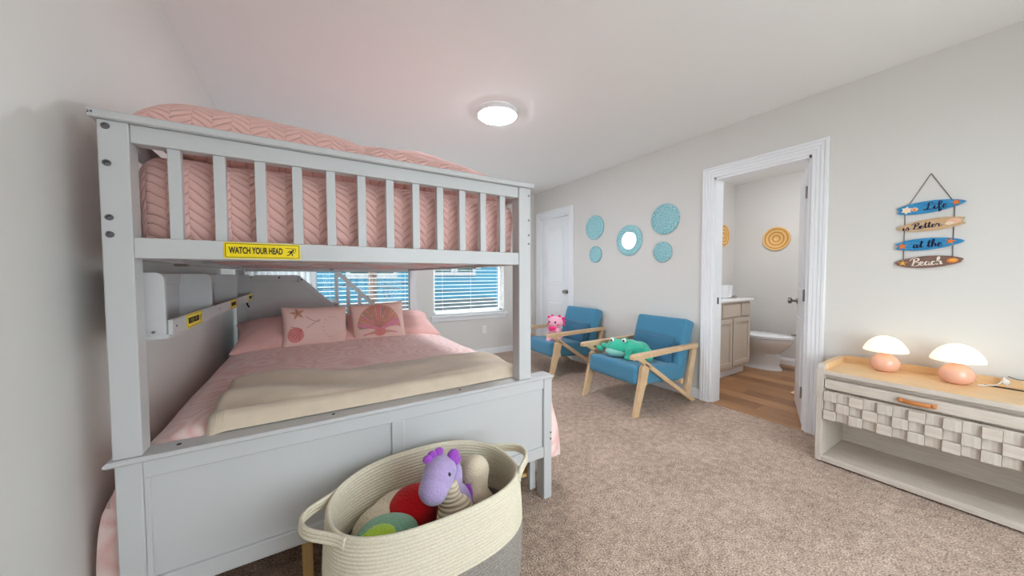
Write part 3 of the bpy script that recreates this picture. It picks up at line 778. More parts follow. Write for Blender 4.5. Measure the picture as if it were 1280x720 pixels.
# ================================================================== BEDDING
# upper bunk: mattress under a chevron-quilted cover
tag(MB().soft(-.40, .90, 1.47, 3.34, 1.243, 1.46, .05, .2).build('mattress', 'curtain_white', None, True), 'white mattress under the quilt of the upper bunk', 'mattress')
m = MB().soft(-.432, .918, 1.422, 3.375, 1.226, 1.535, .085, .035, .012, 5.0, seed=3.1)
tag(m.build('quilt', 'quilt_pink', None, True), 'dusty pink chevron-stitched quilt covering the upper bunk mattress', 'quilt')
def cushion(w, h, t, n=26, pinch=.06, wr=.006, seed=0.0, puff=.42):
    """returns MB in local x,z plane (y thickness) and the front surface function"""
    def S(u, v, side):
        # outline pulled in between the corners
        x = u * (w / 2) * (1 - pinch * (1 - v * v) * abs(u) ** 3); z = v * (h / 2) * (1 - pinch * (1 - u * u) * abs(v) ** 3)
        b = max(0.0, (1 - u ** 4)) ** puff * max(0.0, (1 - v ** 4)) ** puff
        nz = noise.fractal(Vector((u * 1.6 + seed, v * 1.6 - seed, side * 2.0)), 1.0, 2.0, 3) * wr * (0.4 + b)
        return Vector((x, -side * (t / 2 * b) + nz * (1 if abs(u) < .999 and abs(v) < .999 else .3), z))
    m = MB(); idx = {}
    for side in (1, -1):
        for i in range(n + 1):
            for j in range(n + 1):
                u, v = math.sin((i / n * 2 - 1) * math.pi / 2), math.sin((j / n * 2 - 1) * math.pi / 2)
                edge = i in (0, n) or j in (0, n)
                if edge and side == -1: idx[(i, j, side)] = idx[(i, j, 1)]; continue
                idx[(i, j, side)] = m.bm.verts.new(S(u, v, side) if not edge else S(u, v, 1))
        for i in range(n):
            for j in range(n):
                q = [idx[(i, j, side)], idx[(i + 1, j, side)], idx[(i + 1, j + 1, side)], idx[(i, j + 1, side)]]
                m.bm.faces.new(q if side == 1 else q[::-1])
    return m, S
def place(loc, rx=0, ry=0, rz=0): return Matrix.Translation(loc) @ Euler([math.radians(a) for a in (rx, ry, rz)]).to_matrix().to_4x4()
# pillows on the upper bunk (lying: local z -> depth)
for lab, sz, M, sd, mt in (
    ('plump dusty pink pillow bulging over the upper guard rail', (.84, .52, .24), place((-.03, 1.74, 1.655), -78, 4, 2), 1.3, 'quilt_pink'),
    ('flatter dusty pink pillow on the upper bunk beside the plump one', (.80, .52, .22), place((.56, 1.76, 1.640), -80, 5, -3), 4.1, 'quilt_pink'),
    ('pink pillow with a pointed corner lying on the upper bunk behind', (.58, .44, .13), place((.36, 1.86, 1.752), -74, -8, 8), 7.7, 'pillow_cotton')):
    m, S = cushion(*sz, seed=sd, wr=.012); m.xform(M)
    tag(m.build('pillow', mt, None, True), lab, 'pillow')

# lower bed
tag(MB().soft(-.42, 1.03, 1.43, 3.37, .32, .63, .05, .25).build('mattress', 'curtain_white', None, True), 'white mattress under the pink coverlet of the lower bed', 'mattress')
prof = [(-.515, .12), (-.520, .30), (-.505, .47), (-.462, .575), (-.40, .635), (-.33, .662), (-.18, .672), (.10, .678), (.40, .680), (.70, .678), (.86, .668), (.955, .645), (1.035, .600), (1.10, .53), (1.135, .42), (1.165, .30), (1.175, .17)]
P3 = catmull([Vector((x, 0, z)) for x, z in prof], 7)
yl = [1.424, 1.426, 1.432, 1.445, 1.465, 1.49] + [1.53 + .05 * i for i in range(37)] + [3.36, 3.37, 3.376]
m = MB(); rings = []
for jy, y in enumerate(yl):
    ring = []
    for i, p in enumerate(P3):
        k = min(1.0, (y - 1.424) / .06); drop = (1 - math.sqrt(max(0, 1 - (1 - k) ** 2))) * .055
        s_ = max(0.0, (.62 - p.z) / .5)
        hang = s_ * .018 * math.sin(y * 9 + (2 if p.x > 0 else 0)) * (1 if p.x > 0 else -.3)
        n_ = noise.fractal(Vector((p.x * 3, y * 3, 1.7)), 1.0, 2.0, 3) * .006
        zz = p.z - (drop if p.z > .5 else 0) + n_
        if p.z < .3: zz += .02 * math.sin(y * 4)
        ring.append(m.bm.verts.new((p.x + hang, y, zz)))
    rings.append(ring)
rings.insert(0, [m.bm.verts.new((max(-.44, min(1.05, v.co.x)), v.co.y + .004, v.co.z - (.004 if v.co.z > .5 else 0))) for v in rings[0]])
for A, B in zip(rings, rings[1:]):
    for i in range(len(P3) - 1): m.bm.faces.new((A[i], A[i + 1], B[i + 1], B[i]))
cov = m.build('coverlet', 'coverlet_pink', None, True)
tag(cov, 'pink swirl-woven coverlet spread over the lower bed', 'bedspread')
sm = cov.modifiers.new('thickness', 'SOLIDIFY'); sm.thickness = .008; sm.offset = 1.0
# folded fleece throw across the foot
m = MB(); nx, path = 60, []
path = [(1.81, .694), (1.80, .705), (1.72, .708), (1.62, .705), (1.54, .703), (1.48, .698), (1.440, .690), (1.424, .672), (1.415, .655), (1.412, .6445)]
PP = catmull([Vector((0, y, z)) for y, z in path], 4); rings = []
for i in range(nx + 1):
    u = i / nx; x = -.275 + 1.185 * u; ring = []
    endk = max(0.0, 1 - u / .04) ** 2 + max(0.0, 1 - (1 - u) / .03) ** 2
    for j, p in enumerate(PP):
        wv = noise.fractal(Vector((x * 2.2, p.y * 7, 5.0)), 1.0, 2.0, 3) * .011
        fold = .016 * math.sin((p.y - 1.45) * 26 + x * 4.0 + 1.5 * math.sin(x * 6)) * (1 if p.y > 1.46 else 0) * (.45 + .55 * max(0, 1 - abs(u - .12) * 2.2))
        skew = -.03 * (1 - u) if p.y > 1.6 else 0
        ring.append(m.bm.verts.new((x + .02 * (p.y - 1.5) * (1 - 2 * u), p.y + (.05 * (.5 - u) if p.y > 1.6 else 0) * min(1, (p.y - 1.6) / .1), p.z + wv * (1 if p.y > 1.45 else .25) + fold - .012 * endk + .006)))
    rings.append(ring)
for A, B in zip(rings, rings[1:]):
    for j in range(len(PP) - 1): m.bm.faces.new((A[j], A[j + 1], B[j + 1], B[j]))
ringco = [[v.co.copy() for v in r_] for r_ in rings[:3]]
th = m.build('throw_blanket', 'throw_fleece', None, True)
tag(th, 'folded beige fleece throw laid across the foot of the lower bed', 'blanket')
sm = th.modifiers.new('thickness', 'SOLIDIFY'); sm.thickness = .016; sm.offset = -.2
hem = MB()
for r_ in ringco[1:]: hem.tube([c + Vector((0, -.004 if c.y < 1.45 else 0, .0045)) for c in r_], .0016, 5)
hem.build('hem_stitching', 'throw_fleece', th, True)
# sleeping pillows
for lab, M, sd in (('pink sleeping pillow at the wall side of the lower bed', place((-.06, 2.97, .738), -76, -1, 3), 2.2), ('pink sleeping pillow at the open side of the lower bed', place((.62, 2.99, .740), -76, 2, -3), 5.5)):
    m, S = cushion(.74, .52, .17, seed=sd, wr=.010, pinch=.10, puff=.6); m.xform(M)
    tag(m.build('pillow', 'pillow_cotton', None, True), lab, 'pillow', 'pink sleeping pillows on the lower bed')
# printed seaside cushions
def decal(S, pts, mat, parent, M, name, lift=.0022):
    """flat print laid on the front of a cushion; pts in cushion u,v (-1..1), drawn as a fan from their centre"""
    c = Vector((sum(p[0] for p in pts) / len(pts), sum(p[1] for p in pts) / len(pts)))
    m = MB(); n = len(pts); K = 4; vs = [S(c.x, c.y, 1) + Vector((0, -lift, 0))]
    for k in range(1, K + 1):
        for p in pts:
            u, v = c.x + (p[0] - c.x) * k / K, c.y + (p[1] - c.y) * k / K
            vs.append(S(u, v, 1) + Vector((0, -lift, 0)))
    fs = [(0, 1 + i, 1 + (i + 1) % n) for i in range(n)]
    for k in range(K - 1):
        for i in range(n): fs.append((1 + k * n + i, 1 + (k + 1) * n + i, 1 + (k + 1) * n + (i + 1) % n, 1 + k * n + (i + 1) % n))
    m.raw(vs, fs).xform(M).build(name, mat, parent)
def blade(S, p0, p1, w0, w1, mat, parent, M, name, lift=.0026):
    m = MB(); vs = []; n = 10; d = Vector((p1[0] - p0[0], p1[1] - p0[1])); nn = Vector((-d.y, d.x)).normalized()
    for i in range(n + 1):
        t = i / n; q = Vector(p0) + d * t; w = (w0 + (w1 - w0) * t)
        if t > .9: w *= .75
        for s_ in (-1, 1): vs.append(S(q.x + nn.x * w * s_, q.y + nn.y * w * s_, 1) + Vector((0, -lift, 0)))
    m.raw(vs, [(2 * i, 2 * i + 1, 2 * i + 3, 2 * i + 2) for i in range(n)]).xform(M).build(name, mat, parent)
M1 = place((.062, 2.80, .79), -20, 2, 6)
c1, S1 = cushion(.42, .30, .13, seed=9.0, wr=.006); c1.xform(M1)
cu1 = tag(c1.build('cushion', 'cushion_cotton', None, True), 'blush cushion printed with a starfish, small shell and bead strands', 'cushion')
star = []
for k in range(10):
    q = math.radians(100 + 36 * k); r = 1.0 if k % 2 == 0 else .42; star.append((-.56 + .24 * r * math.cos(q), .60 + .36 * r * math.sin(q)))
decal(S1, star, 'print_tan', cu1, M1, 'printed_starfish')
for k in range(5):
    q = math.radians(100 + 72 * k); blade(S1, (-.56, .60), (-.56 + .19 * math.cos(q), .60 + .29 * math.sin(q)), .018, .006, 'print_outline', cu1, M1, 'printed_line')
sh_ = [(-.62 + .20 * math.cos(math.radians(a)) * 1.2, -.42 + .36 * math.sin(math.radians(a))) for a in range(0, 360, 20)]
decal(S1, sh_, 'print_coral', cu1, M1, 'printed_shell')
for k in range(7): 
    q = math.radians(150 + 18 * k); blade(S1, (-.44, -.18), (-.46 + .36 * math.cos(q), -.24 + .44 * math.sin(q)), .008, .016, 'print_outline', cu1, M1, 'printed_line')
for k in range(46):      # bead strands
    t = k / 46; st_ = k % 2
    u = -.30 + .62 * ((k // 2) / 23); v = (.42 - .25 * math.sin(t * 3)) if st_ else (-.12 + .62 * t)
    if k >= 30: q = (k - 30) / 16 * 6.28; u, v = .44 + .26 * math.cos(q), -.12 + .50 * math.sin(q)
    decal(S1, [(u + .016 * math.cos(a), v + .028 * math.sin(a)) for a in (0, 1.57, 3.14, 4.71)], 'print_grey' if k % 5 else 'print_coral', cu1, M1, 'printed_bead')
M2 = place((.49, 2.80, .785), -20, -3, -4)
c2, S2 = cushion(.40, .33, .13, seed=12.0, wr=.006); c2.xform(M2)
cu2 = tag(c2.build('cushion', 'cushion_cotton', None, True), 'blush cushion printed with one large fan-ribbed scallop shell', 'cushion')
fan = [(0.0, -.34)] + [(.80 * math.cos(math.radians(a)), -.28 + 1.14 * math.sin(math.radians(a))) for a in range(-4, 185, 9)]
decal(S2, fan, 'print_tan', cu2, M2, 'printed_shell', .0018)
cols = ['print_coral', 'print_olive', 'print_mauve', 'print_coral', 'print_tan', 'print_coral', 'print_olive']
for k in range(21):
    a = math.radians(4 + 172 * k / 20); r = .95 + .04 * math.sin(k * 2.2)
    blade(S2, (.06 * math.cos(a), -.30), (.78 * r * math.cos(a), -.28 + 1.10 * r * math.sin(a)), .006, .048, cols[k % 7], cu2, M2, 'printed_rib')
for k in range(22):
    a = math.radians(0 + 180 * k / 21)
    blade(S2, (.05 * math.cos(a), -.30), (.80 * math.cos(a), -.28 + 1.13 * math.sin(a)), .004, .009, 'print_outline', cu2, M2, 'printed_line', .0032)
for s_ in (-1, 1):
    blade(S2, (0, -.36), (s_ * .78, -.06), .06, .10, 'print_mauve', cu2, M2, 'printed_rib', .0036)
    blade(S2, (0, -.42), (s_ * .62, -.60), .05, .03, 'print_mauve', cu2, M2, 'printed_rib', .0036)
    blade(S2, (s_ * .02, -.46), (s_ * .36, -.56), .07, .05, 'print_tan', cu2, M2, 'printed_rib', .0040)
decal(S2, [(.22 * math.cos(math.radians(a)), -.50 + .20 * math.sin(math.radians(a))) for a in range(0, 360, 24)], 'print_coral', cu2, M2, 'printed_hinge', .0044)

# ================================================================== ARMCHAIRS
def armchair():
    o = thing('armchair', '', 'armchair', (0, 0, 0))
    hw, tf = .30, .032
    def member(pts, y, name):
        MB().prism([(s, y - tf / 2, z) for s, z in pts], (0, tf, 0), .004).build(name, 'ash_wood', o)
    for sy in (-1, 1):
        y = sy * hw
        MB().prism([(-.052, y - .026, .478), (-.052, y - .026, .504), (-.03, y - .026, .516), (.795, y - .026, .530), (.800, y - .026, .494), (.02, y - .026, .474)], (0, .052, 0), .004).build('arm', 'ash_wood', o)
        member([(-.036, 0), (.018, 0), (.118, .30), (.150, .405), (.10, .44), (.052, .40), (.040, .30)], y, 'front_leg')
        member([(.0, .476), (.065, .480), (.795, .0), (.728, .0)], y, 'diagonal_brace')
        member([(.742, .496), (.795, .498), (.705, .055), (.640, .098)], y, 'rear_post')
    for s_, z in ((.13, .262), (.62, .20)): MB().box(s_ - .02, s_ + .02, -hw + .01, hw - .01, z - .025, z + .02, .003).build('cross_rail', 'ash_wood', o)
    Ms = Matrix.Translation((.04, 0, .36)) @ Matrix.Rotation(math.radians(5), 4, 'Y')
    MB().soft(-.02, .64, -.278, .278, -.115, .045, .035, .05, .003, 6, mat=Ms).build('seat', 'blue_fabric', o, True)
    Mb = Matrix.Translation((.60, 0, .235)) @ Matrix.Rotation(math.radians(18), 4, 'Y')
    MB().soft(-.065, .065, -.28, .28, -.02, .53, .03, .05, .003, 6, mat=Mb, seed=2).build('backrest', 'blue_fabric', o, True)
    return o
ch = armchair()
ch.location = (2.285, 2.058, 0); ch.rotation_euler = (0, 0, math.radians(-2.5))
ch['label'] = 'blue wood-framed armchair with the green frog toy, beside the bathroom door'; ch['group'] = 'blue armchairs along the wall'
ch2 = copy_tree(ch); ch2.location = (2.30, 3.19, 0); ch2.rotation_euler = (0, 0, math.radians(-1.5))
ch2['label'] = 'blue wood-framed armchair with the pink toy, beside the corner door'
for lab, x, y in (('dark blue lumbar cushion behind the green frog toy', 2.285, 2.03), ('dark blue lumbar cushion behind the pink toy', 2.30, 3.13)):
    m, S = cushion(.43, .26, .11, seed=x * 3 + y, wr=.006)
    m.xform(place((x + .545, y - .02, .475), -14, 3, 0)); 
    # cushion front faces -y by default: turn it to face -x
    m.xform(Matrix.Translation((x + .545, y - .02, 0)) @ Matrix.Rotation(math.radians(-90), 4, 'Z') @ Matrix.Translation((-(x + .545), -(y - .02), 0)))
    tag(m.build('lumbar_cushion', 'navy_fabric', None, True), lab, 'cushion', 'dark blue lumbar cushions on the armchairs')

# frog toy (faces -x)
fx, fy, fz = 2.56, 2.10, .385
fr = thing('plush_frog', 'mint green frog soft toy lying on the nearer armchair', 'soft toy', (fx, fy, fz))
blob('body', [((fx + .01, fy - .03, fz + .080), (.110, .135, .080)), ((fx - .035, fy + .045, fz + .085), (.095, .115, .078), (0, 0, 14)), ((fx + .06, fy - .10, fz + .075), (.085, .09, .070)),
              ((fx - .055, fy + .095, fz + .150), .028), ((fx - .055, fy - .005, fz + .152), .033),
              ((fx - .03, fy + .165, fz + .085), (.030, .055, .026), (18, 0, 0)), ((fx - .035, fy + .225, fz + .060), (.026, .038, .022), (32, 0, 0)),
              ((fx - .105, fy - .06, fz + .060), (.030, .032, .052), (0, 0, 0)), ((fx - .120, fy - .055, fz + .024), (.036, .032, .024)),
              ((fx + .02, fy - .175, fz + .055), (.055, .05, .050)), ((fx - .03, fy - .205, fz + .032), (.055, .034, .032))], 'plush_mint', fr, .006)
blob('chin', [((fx - .078, fy + .055, fz + .058), (.062, .098, .046), (0, 0, 14))], 'plush_belly', fr, .006, smooth_it=2)
for dy, z in ((.098, .157), (-.008, .162)):
    e = MB().ball((fx - .074, fy + dy, fz + z), .021).build('eye', 'eye_white', fr, True)
    MB().ball((fx - .089, fy + dy + .000, fz + z), .0105).build('pupil', 'eye_black', e, True)
fr.rotation_euler = (0, 0, math.radians(22)); fr.scale = (1.06, 1.06, 1.06)
# axolotl toy (faces -x, a little towards the camera)
ax, ay, az = 2.50, 3.06, .375
al = thing('plush_axolotl', 'pink axolotl soft toy sitting on the farther armchair', 'soft toy', (ax, ay, az))
blob('body', [((ax, ay, az + .075), (.075, .080, .085)), ((ax, ay, az + .13), (.06, .065, .06)), ((ax - .03, ay + .05, az + .12), (.03, .03, .035)), ((ax - .05, ay - .05, az + .125), (.032, .028, .038)),
              ((ax - .06, ay + .055, az + .03), (.04, .03, .03)), ((ax - .06, ay - .055, az + .03), (.04, .03, .03))], 'plush_pink', al, .006)
blob('head', [((ax - .01, ay, az + .225), (.075, .092, .070))], 'plush_pink', al, .006, smooth_it=2)
blob('muzzle', [((ax - .072, ay + .012, az + .165), (.026, .048, .022)), ((ax - .078, ay + .02, az + .150), (.020, .028, .020))], 'plush_hot_pink', al, .005)
for sy in (-1, 1):
    g = [((ax + .01, ay + sy * .085, az + .235 + dz), (.016, .030, .014), (sy * a, 0, 0)) for dz, a in ((.035, 35), (.005, 0), (-.025, -30))]
    blob('gill', g + [((ax + .01, ay + sy * .075, az + .235), (.016, .018, .05))], 'plush_hot_pink', al, .004, smooth_it=3)
    MB().ball((ax + .0, ay + sy * .045, az + .292), (.014, .016, .018)).build('ear_tuft', 'plush_hot_pink', al, True)
    MB().ball((ax - .078, ay + sy * .038 + .006, az + .232), (.008, .009, .012)).build('eye', 'eye_black', al, True)
    MB().ball((ax - .066, ay + sy * .062 + .003, az + .208), (.008, .010, .008)).build('cheek', 'plush_hot_pink', al, True)

al.rotation_euler = (0, 0, math.radians(24)); al.scale = (1.05, 1.05, 1.05)
# ================================================================== WALL DECOR
def disc(name, y, z, r, mat, label, t=.018, hole=None):
    o = MB(); x = XR - .002
    if hole is None:
        o.lathe([(r * .97, 0), (r, -.004), (r, -t + .003), (r - .004, -t), (r * .5, -t - .003), (.001, -t - .004)], (x, y, z), 64, 'X')
        o = o.build(name, mat, None, 'auto', (x, y, z)); return tag(o, label, 'wall decor', 'turquoise round mosaic plaques on the chair wall')
    e = thing(name, label, 'mirror', (x, y, z))
    o.lathe([(hole * .98, 0), (r * .97, 0), (r, -.004), (r, -t + .003), (r - .004, -t), ((r + hole) / 2, -t - .004), (hole, -t + .004), (hole * .98, -t + .008), (hole * .98, 0)], (x, y, z), 64, 'X', close=False).build('frame', mat, e, 'auto', (x, y, z))
    MB().lathe([(hole, -.002), (hole, -t + .007), (.001, -t + .007)], (x, y, z), 48, 'X').build('mirror_glass', 'mirror_glass', e)
    return e
disc('wall_plaque', 3.048, 1.757, .150, 'capiz_aqua', 'larger turquoise mosaic disc on the wall nearest the corner door')
disc('wall_plaque', 3.031, 1.421, .102, 'capiz_aqua', 'smaller turquoise mosaic disc on the wall nearest the corner door')
disc('wall_plaque', 2.081, 1.724, .154, 'capiz_turquoise', 'larger turquoise starburst disc on the wall nearest the bathroom door')
disc('wall_plaque', 2.103, 1.395, .102, 'capiz_turquoise', 'smaller turquoise starburst disc on the wall nearest the bathroom door')
disc('round_mirror', 2.521, 1.550, .170, 'capiz_aqua', 'round mirror with a wide turquoise mosaic frame between the wall discs', hole=.10)

# hanging surfboard sign
GL = {
 'L': ([[(.62, .80), (.55, 1.0), (.38, .95), (.32, .55), (.22, .12), (.05, .04), (.0, .14), (.14, .2), (.42, .02), (.62, .12)]], .60),
 'i': ([[(.0, .15), (.12, .46), (.11, .12), (.19, .02), (.30, .15)], [(.15, .70), (.17, .66)]], .27),
 'f': ([[(0, .15), (.22, .5), (.34, .92), (.24, 1.0), (.15, .7), (.13, -.25), (.2, -.36), (.27, -.1), (.16, .1), (.36, .15)]], .32),
 'e': ([[(0, .15), (.2, .3), (.26, .44), (.15, .49), (.06, .2), (.16, .02), (.36, .18)]], .33),
 's': ([[(0, .1), (.19, .5), (.22, .32), (.27, .12), (.13, .0), (.04, .08)]], .32),
 'B': ([[(.30, .92), (.24, .45), (.12, .0)], [(-.02, .72), (.22, 1.02), (.55, .95), (.54, .70), (.27, .52), (.60, .40), (.54, .06), (.22, -.02), (.06, .12)]], .60),
 't': ([[(0, .15), (.19, .6), (.22, .9), (.13, .3), (.17, .03), (.32, .15)], [(.02, .62), (.38, .68)]], .29),
 'r': ([[(0, .15), (.1, .52), (.16, .42), (.29, .43), (.27, .1), (.36, .04), (.55, .22)]], .42),
 'a': ([[(.3, .42), (.15, .49), (.05, .2), (.14, .02), (.28, .25), (.33, .47), (.29, .12), (.37, .02), (.48, .15)]], .42),
 'h': ([[(0, .2), (.2, .7), (.24, 1.0), (.14, .95), (.09, .5), (.05, 0)], [(.06, .2), (.2, .47), (.29, .35), (.27, .06), (.40, .14)]], .38),
 'c': ([[(.28, .4), (.15, .49), (.05, .2), (.15, .02), (.36, .18)]], .33), ' ': ([], .22)}
def script(text, size, stretch=1.0):
    m = MB(); x = 0.0
    w = sum(GL[c][1] for c in text)
    for c in text:
        st_, adv = GL[c]
        for s_ in st_:
            pts = [Vector(((x - w / 2 + p[0]) * size * stretch, (p[1] - .45) * size, 0)) for p in s_]
            ribbon(m, catmull(pts, 7) if len(pts) > 2 else pts, size * .055, size * .17)
        x += adv
    return m
def star2d(r, r2, a0, n=5): return [((r if k % 2 == 0 else r2) * math.cos(math.radians(a0 + 180 / n * k)), (r if k % 2 == 0 else r2) * math.sin(math.radians(a0 + 180 / n * k)), 0) for k in range(2 * n)]
sg = thing('hanging_sign', 'four painted wooden surfboards strung on a cord as a beach wall sign', 'wall sign', (XR - .004, .39, 1.23))
def surf(L, Hh, notch):
    top = []; n = 22
    for i in range(n + 1):
        t = i / n; top.append((-L / 2 + L * t, Hh / 2 * (math.sin(math.pi * min(1, (.07 + .93 * t)) ** .9) ** .62 if notch else math.sin(math.pi * (.02 + .96 * t)) ** .6)))
    if notch:
        pts = [(x, y) for x, y in top] + [(x, -y) for x, y in top[::-1]]
        pts = [(-L / 2 + .012, 0)] + pts[:-1] + [pts[-1]]
    else: pts = [(x, y) for x, y in top] + [(x, -y) for x, y in top[::-1][1:-1]]
    out = []
    for p in pts:
        if not out or (abs(p[0] - out[-1][0]) + abs(p[1] - out[-1][1])) > 1e-4: out.append(p)
    return out
boards = [('Life', .042, 1.553, 4.2, 'board_blue', 'print_navy', False, 1), ('is Better', .036, 1.447, 5.0, 'board_tan', 'print_navy', True, -1),
          ('at the', .043, 1.337, 3.4, 'board_blue', 'print_navy', False, 1), ('Beach', .044, 1.232, 3.6, 'board_brown', 'print_ivory', True, -1)]
for i, (txt, sz, z, tilt, bm_, tm_, flip, d_) in enumerate(boards):
    M = frame((XR - .006, .39, z), (0, -1, 0), (0, 0, 1), (-1, 0, 0)) @ Matrix.Rotation(math.radians(tilt), 4, 'Z')
    pts = surf(.256, .070, i != 3)
    if flip: pts = [(-x, y) for x, y in pts][::-1]
    b = MB().prism([(x, y, 0) for x, y in pts], (0, 0, .009)).xform(M).build('board', bm_, sg)
    off = {0: .020, 1: -.030, 2: -.004, 3: -.006}[i]
    sub = lambda mb, nm, mt: mb.xform(M @ Matrix.Translation((0, 0, .0102))).build(nm, mt, b)
    sub(script(txt, sz, 1.32).xform(Matrix.Translation((off, 0, 0))), 'lettering', tm_)
    def poly(p, x, y, nm, mt, lift=.0012): sub(MB().prism([(a + x, c + y, 0) for a, c, _ in p], (0, 0, lift)), nm, mt)
    ell = lambda a, c, n=18: [(a * math.cos(2 * math.pi * k / n), c * math.sin(2 * math.pi * k / n), 0) for k in range(n)]
    if i == 0:
        poly(star2d(.020, .008, 100), .094, .002, 'starfish', 'print_orange'); poly(star2d(.024, .015, 20, 6), -.088, -.002, 'shell', 'print_shell')
        poly(ell(.013, .012), -.056, -.004, 'shell', 'print_blush', .0016); poly(ell(.006, .006), -.058, -.006, 'shell', 'print_orange', .002)
    if i == 1:
        poly(ell(.027, .016), .088, .002, 'shell', 'print_blush'); poly(ell(.016, .009), .074, -.006, 'shell', 'print_shell', .0018)
    if i == 2:
        poly(star2d(.022, .008, 75), .080, .004, 'starfish', 'print_orange'); poly(star2d(.024, .009, 95), -.100, -.002, 'starfish', 'print_orange')
    if i == 3:
        poly(star2d(.022, .006, 85), -.095, 0, 'starfish', 'print_gold'); poly(ell(.021, .014), .090, -.001, 'shell', 'print_orange'); poly(ell(.014, .009), .092, .001, 'shell', 'print_gold', .0018)
MB().tube([(XR - .004, .485, 1.545), (XR - .006, .392, 1.741), (XR - .006, .388, 1.741), (XR - .004, .305, 1.565)], .0016, 6).build('cord', 'jute_cord', sg)
for y in (.485, .302): MB().tube([(XR - .004, y, 1.56), (XR - .004, y, 1.225)], .0016, 6).build('cord', 'jute_cord', sg)
MB().tube([(XR, .39, 1.742), (XR - .012, .39, 1.743)], .002, 6).build('nail', 'dark_metal', sg)

# ================================================================== SIDEBOARD
bx0, bx1, by0, by1 = 2.686, 3.095, -.66, .752
sb = thing('sideboard', 'pale grey oak sideboard with a block-patterned drawer and open shelf', 'sideboard', (2.89, .05, 0))
def endpanel(y, nm):
    pts = [(bx0, .012), (bx0, .578)]
    for k in range(6):
        q = math.pi - math.pi / 2 * k / 5; pts.append((bx0 + .028 + .028 * math.cos(q), .580 + .028 * math.sin(q)))
    pts += [(bx1, .608), (bx1, .012)]
    return MB().prism([(x, y, z) for x, z in pts], (0, .032, 0), .003).build(nm, 'grey_oak_cross', sb)
endpanel(by1 - .032, 'end_panel'); endpanel(by0, 'end_panel')
MB().box(bx0 + .004, bx1, by0 + .032, by1 - .032, .548, .574, .001).build('worktop', 'grey_oak', sb)
MB().box(bx0 + .003, bx1 - .012, by0 + .032, by1 - .032, .5735, .5752).build('top_veneer', 'honey_oak', sb)
MB().box(bx1 - .014, bx1, by0 + .032, by1 - .032, .574, .616, .002).build('back_rim', 'honey_oak', sb)
for y0 in (by1 - .032, by0): MB().box(bx0 + .05, bx1 - .001, y0 + (.0 if y0 < 0 else -.003), y0 + (.035 if y0 < 0 else .030), .575, .6095, .001).build('side_rim', 'honey_oak', sb)
MB().box(bx0 + .05, bx1 - .02, by0 + .032, by1 - .032, .272, .548).build('drawer_carcass', 'grey_oak', sb)
dr = MB().box(bx0 + .004, bx0 + .055, by0 + .036, by1 - .036, .467, .521, .002).build('drawer_front', 'grey_oak', sb)
MB().box(bx0 + .012, bx0 + .055, by0 + .034, by1 - .034, .276, .450, .001).build('block_backing', 'grey_oak', sb)
blk = {}
for r_ in range(3):
    for c_ in range(24):
        hi = (c_ + r_) % 2 == 0; key = (hi, (c_ * 5 + r_ * 3) % 4 == 0)
        y = by1 - .036 - .0562 * (c_ + 1); z = .447 - .0560 * (r_ + 1)
        if key not in blk:
            blk[key] = (MB().box(bx0 - (.009 if hi else -.007), bx0 + .014, y + .0006, y + .0556, z + .0006, z + .0554, .0012).build('block', 'grey_oak_cross' if key[1] == hi else 'grey_oak', sb), y, z)
        else:
            o_, ya, za = blk[key]; o2 = o_.copy(); COL.objects.link(o2); o2.location = (0, y - ya, z - za)
MB().box(bx0 + .012, bx1 - .01, by0 + .032, by1 - .032, .014, .044, .002).box(bx0, bx0 + .02, by0 + .032, by1 - .032, .012, .040, .003).build('bottom_shelf', 'grey_oak', sb)
MB().box(bx1 - .03, bx1 - .012, by0 + .032, by1 - .032, .04, .30).build('back_panel', 'grey_oak', sb)
for yh in (.352, -.27):
    h = MB(); pts = [(bx0 + .004, yh + .064, .492), (bx0 - .006, yh + .058, .492), (bx0 - .016, yh + .03, .4915), (bx0 - .018, yh, .491), (bx0 - .016, yh - .03, .4915), (bx0 - .006, yh - .058, .492), (bx0 + .004, yh - .064, .492)]
    q = catmull([Vector(p) for p in pts], 4); vs = []; n = len(q)
    for p in q: vs += [(p.x, p.y, p.z - .012), (p.x, p.y, p.z + .012), (p.x - .005, p.y, p.z + .011), (p.x - .005, p.y, p.z - .011)]
    fs = [(i * 4 + j, i * 4 + (j + 1) % 4, i * 4 + 4 + (j + 1) % 4, i * 4 + 4 + j) for i in range(n - 1) for j in range(4)]
    hd = h.raw(vs, fs).build('strap_handle', 'leather', sb, True)
    for s_ in (-1, 1): MB().lathe([(.0095, bx0 - .004), (.0095, bx0 - .016), (.005, bx0 - .019), (.0005, bx0 - .019)], (0, yh + s_ * .056, .492), 14, 'X').build('stud', 'leather', hd, True)
MB().box(3.015, 3.05, -.25, .175, .5752, .5765).build('cable_slot', 'slot_dark', sb)
# outlet on wall seen above bottom shelf is hidden; cord and plug on the top
for lab, x, y in (('blush glazed table lamp with milky dome shade, nearest the bathroom door', 2.975, .520), ('blush glazed table lamp with milky dome shade, nearest the plug cord', 2.955, .256)):
    L = thing('table_lamp', lab, 'lamp', (x, y, .5755), 'blush mushroom lamps on the sideboard')
    z0 = .5755
    p = [(.030, .0), (.036, .001), (.050, .012), (.0605, .030), (.0635, .048), (.060, .068), (.048, .086), (.030, .098), (.020, .103)]
    MB().lathe([(r, z0 + h) for r, h in p], (x, y, 0), 48).build('base', 'glazed_peach', L, True)
    MB().lathe([(.019, z0 + .100), (.016, z0 + .112), (.019, z0 + .124)], (x, y, 0), 24).build('neck', 'glazed_peach', L, True)
    dome = [(.020, .126), (.060, .123), (.086, .120), (.0935, .122), (.0945, .127), (.0925, .134), (.083, .156), (.070, .176), (.054, .193), (.034, .206), (.014, .2125), (.001, .2135)]
    MB().lathe([(r, z0 + h) for r, h in dome], (x, y, 0), 56).build('shade', 'glass_shade_lit', L, True)
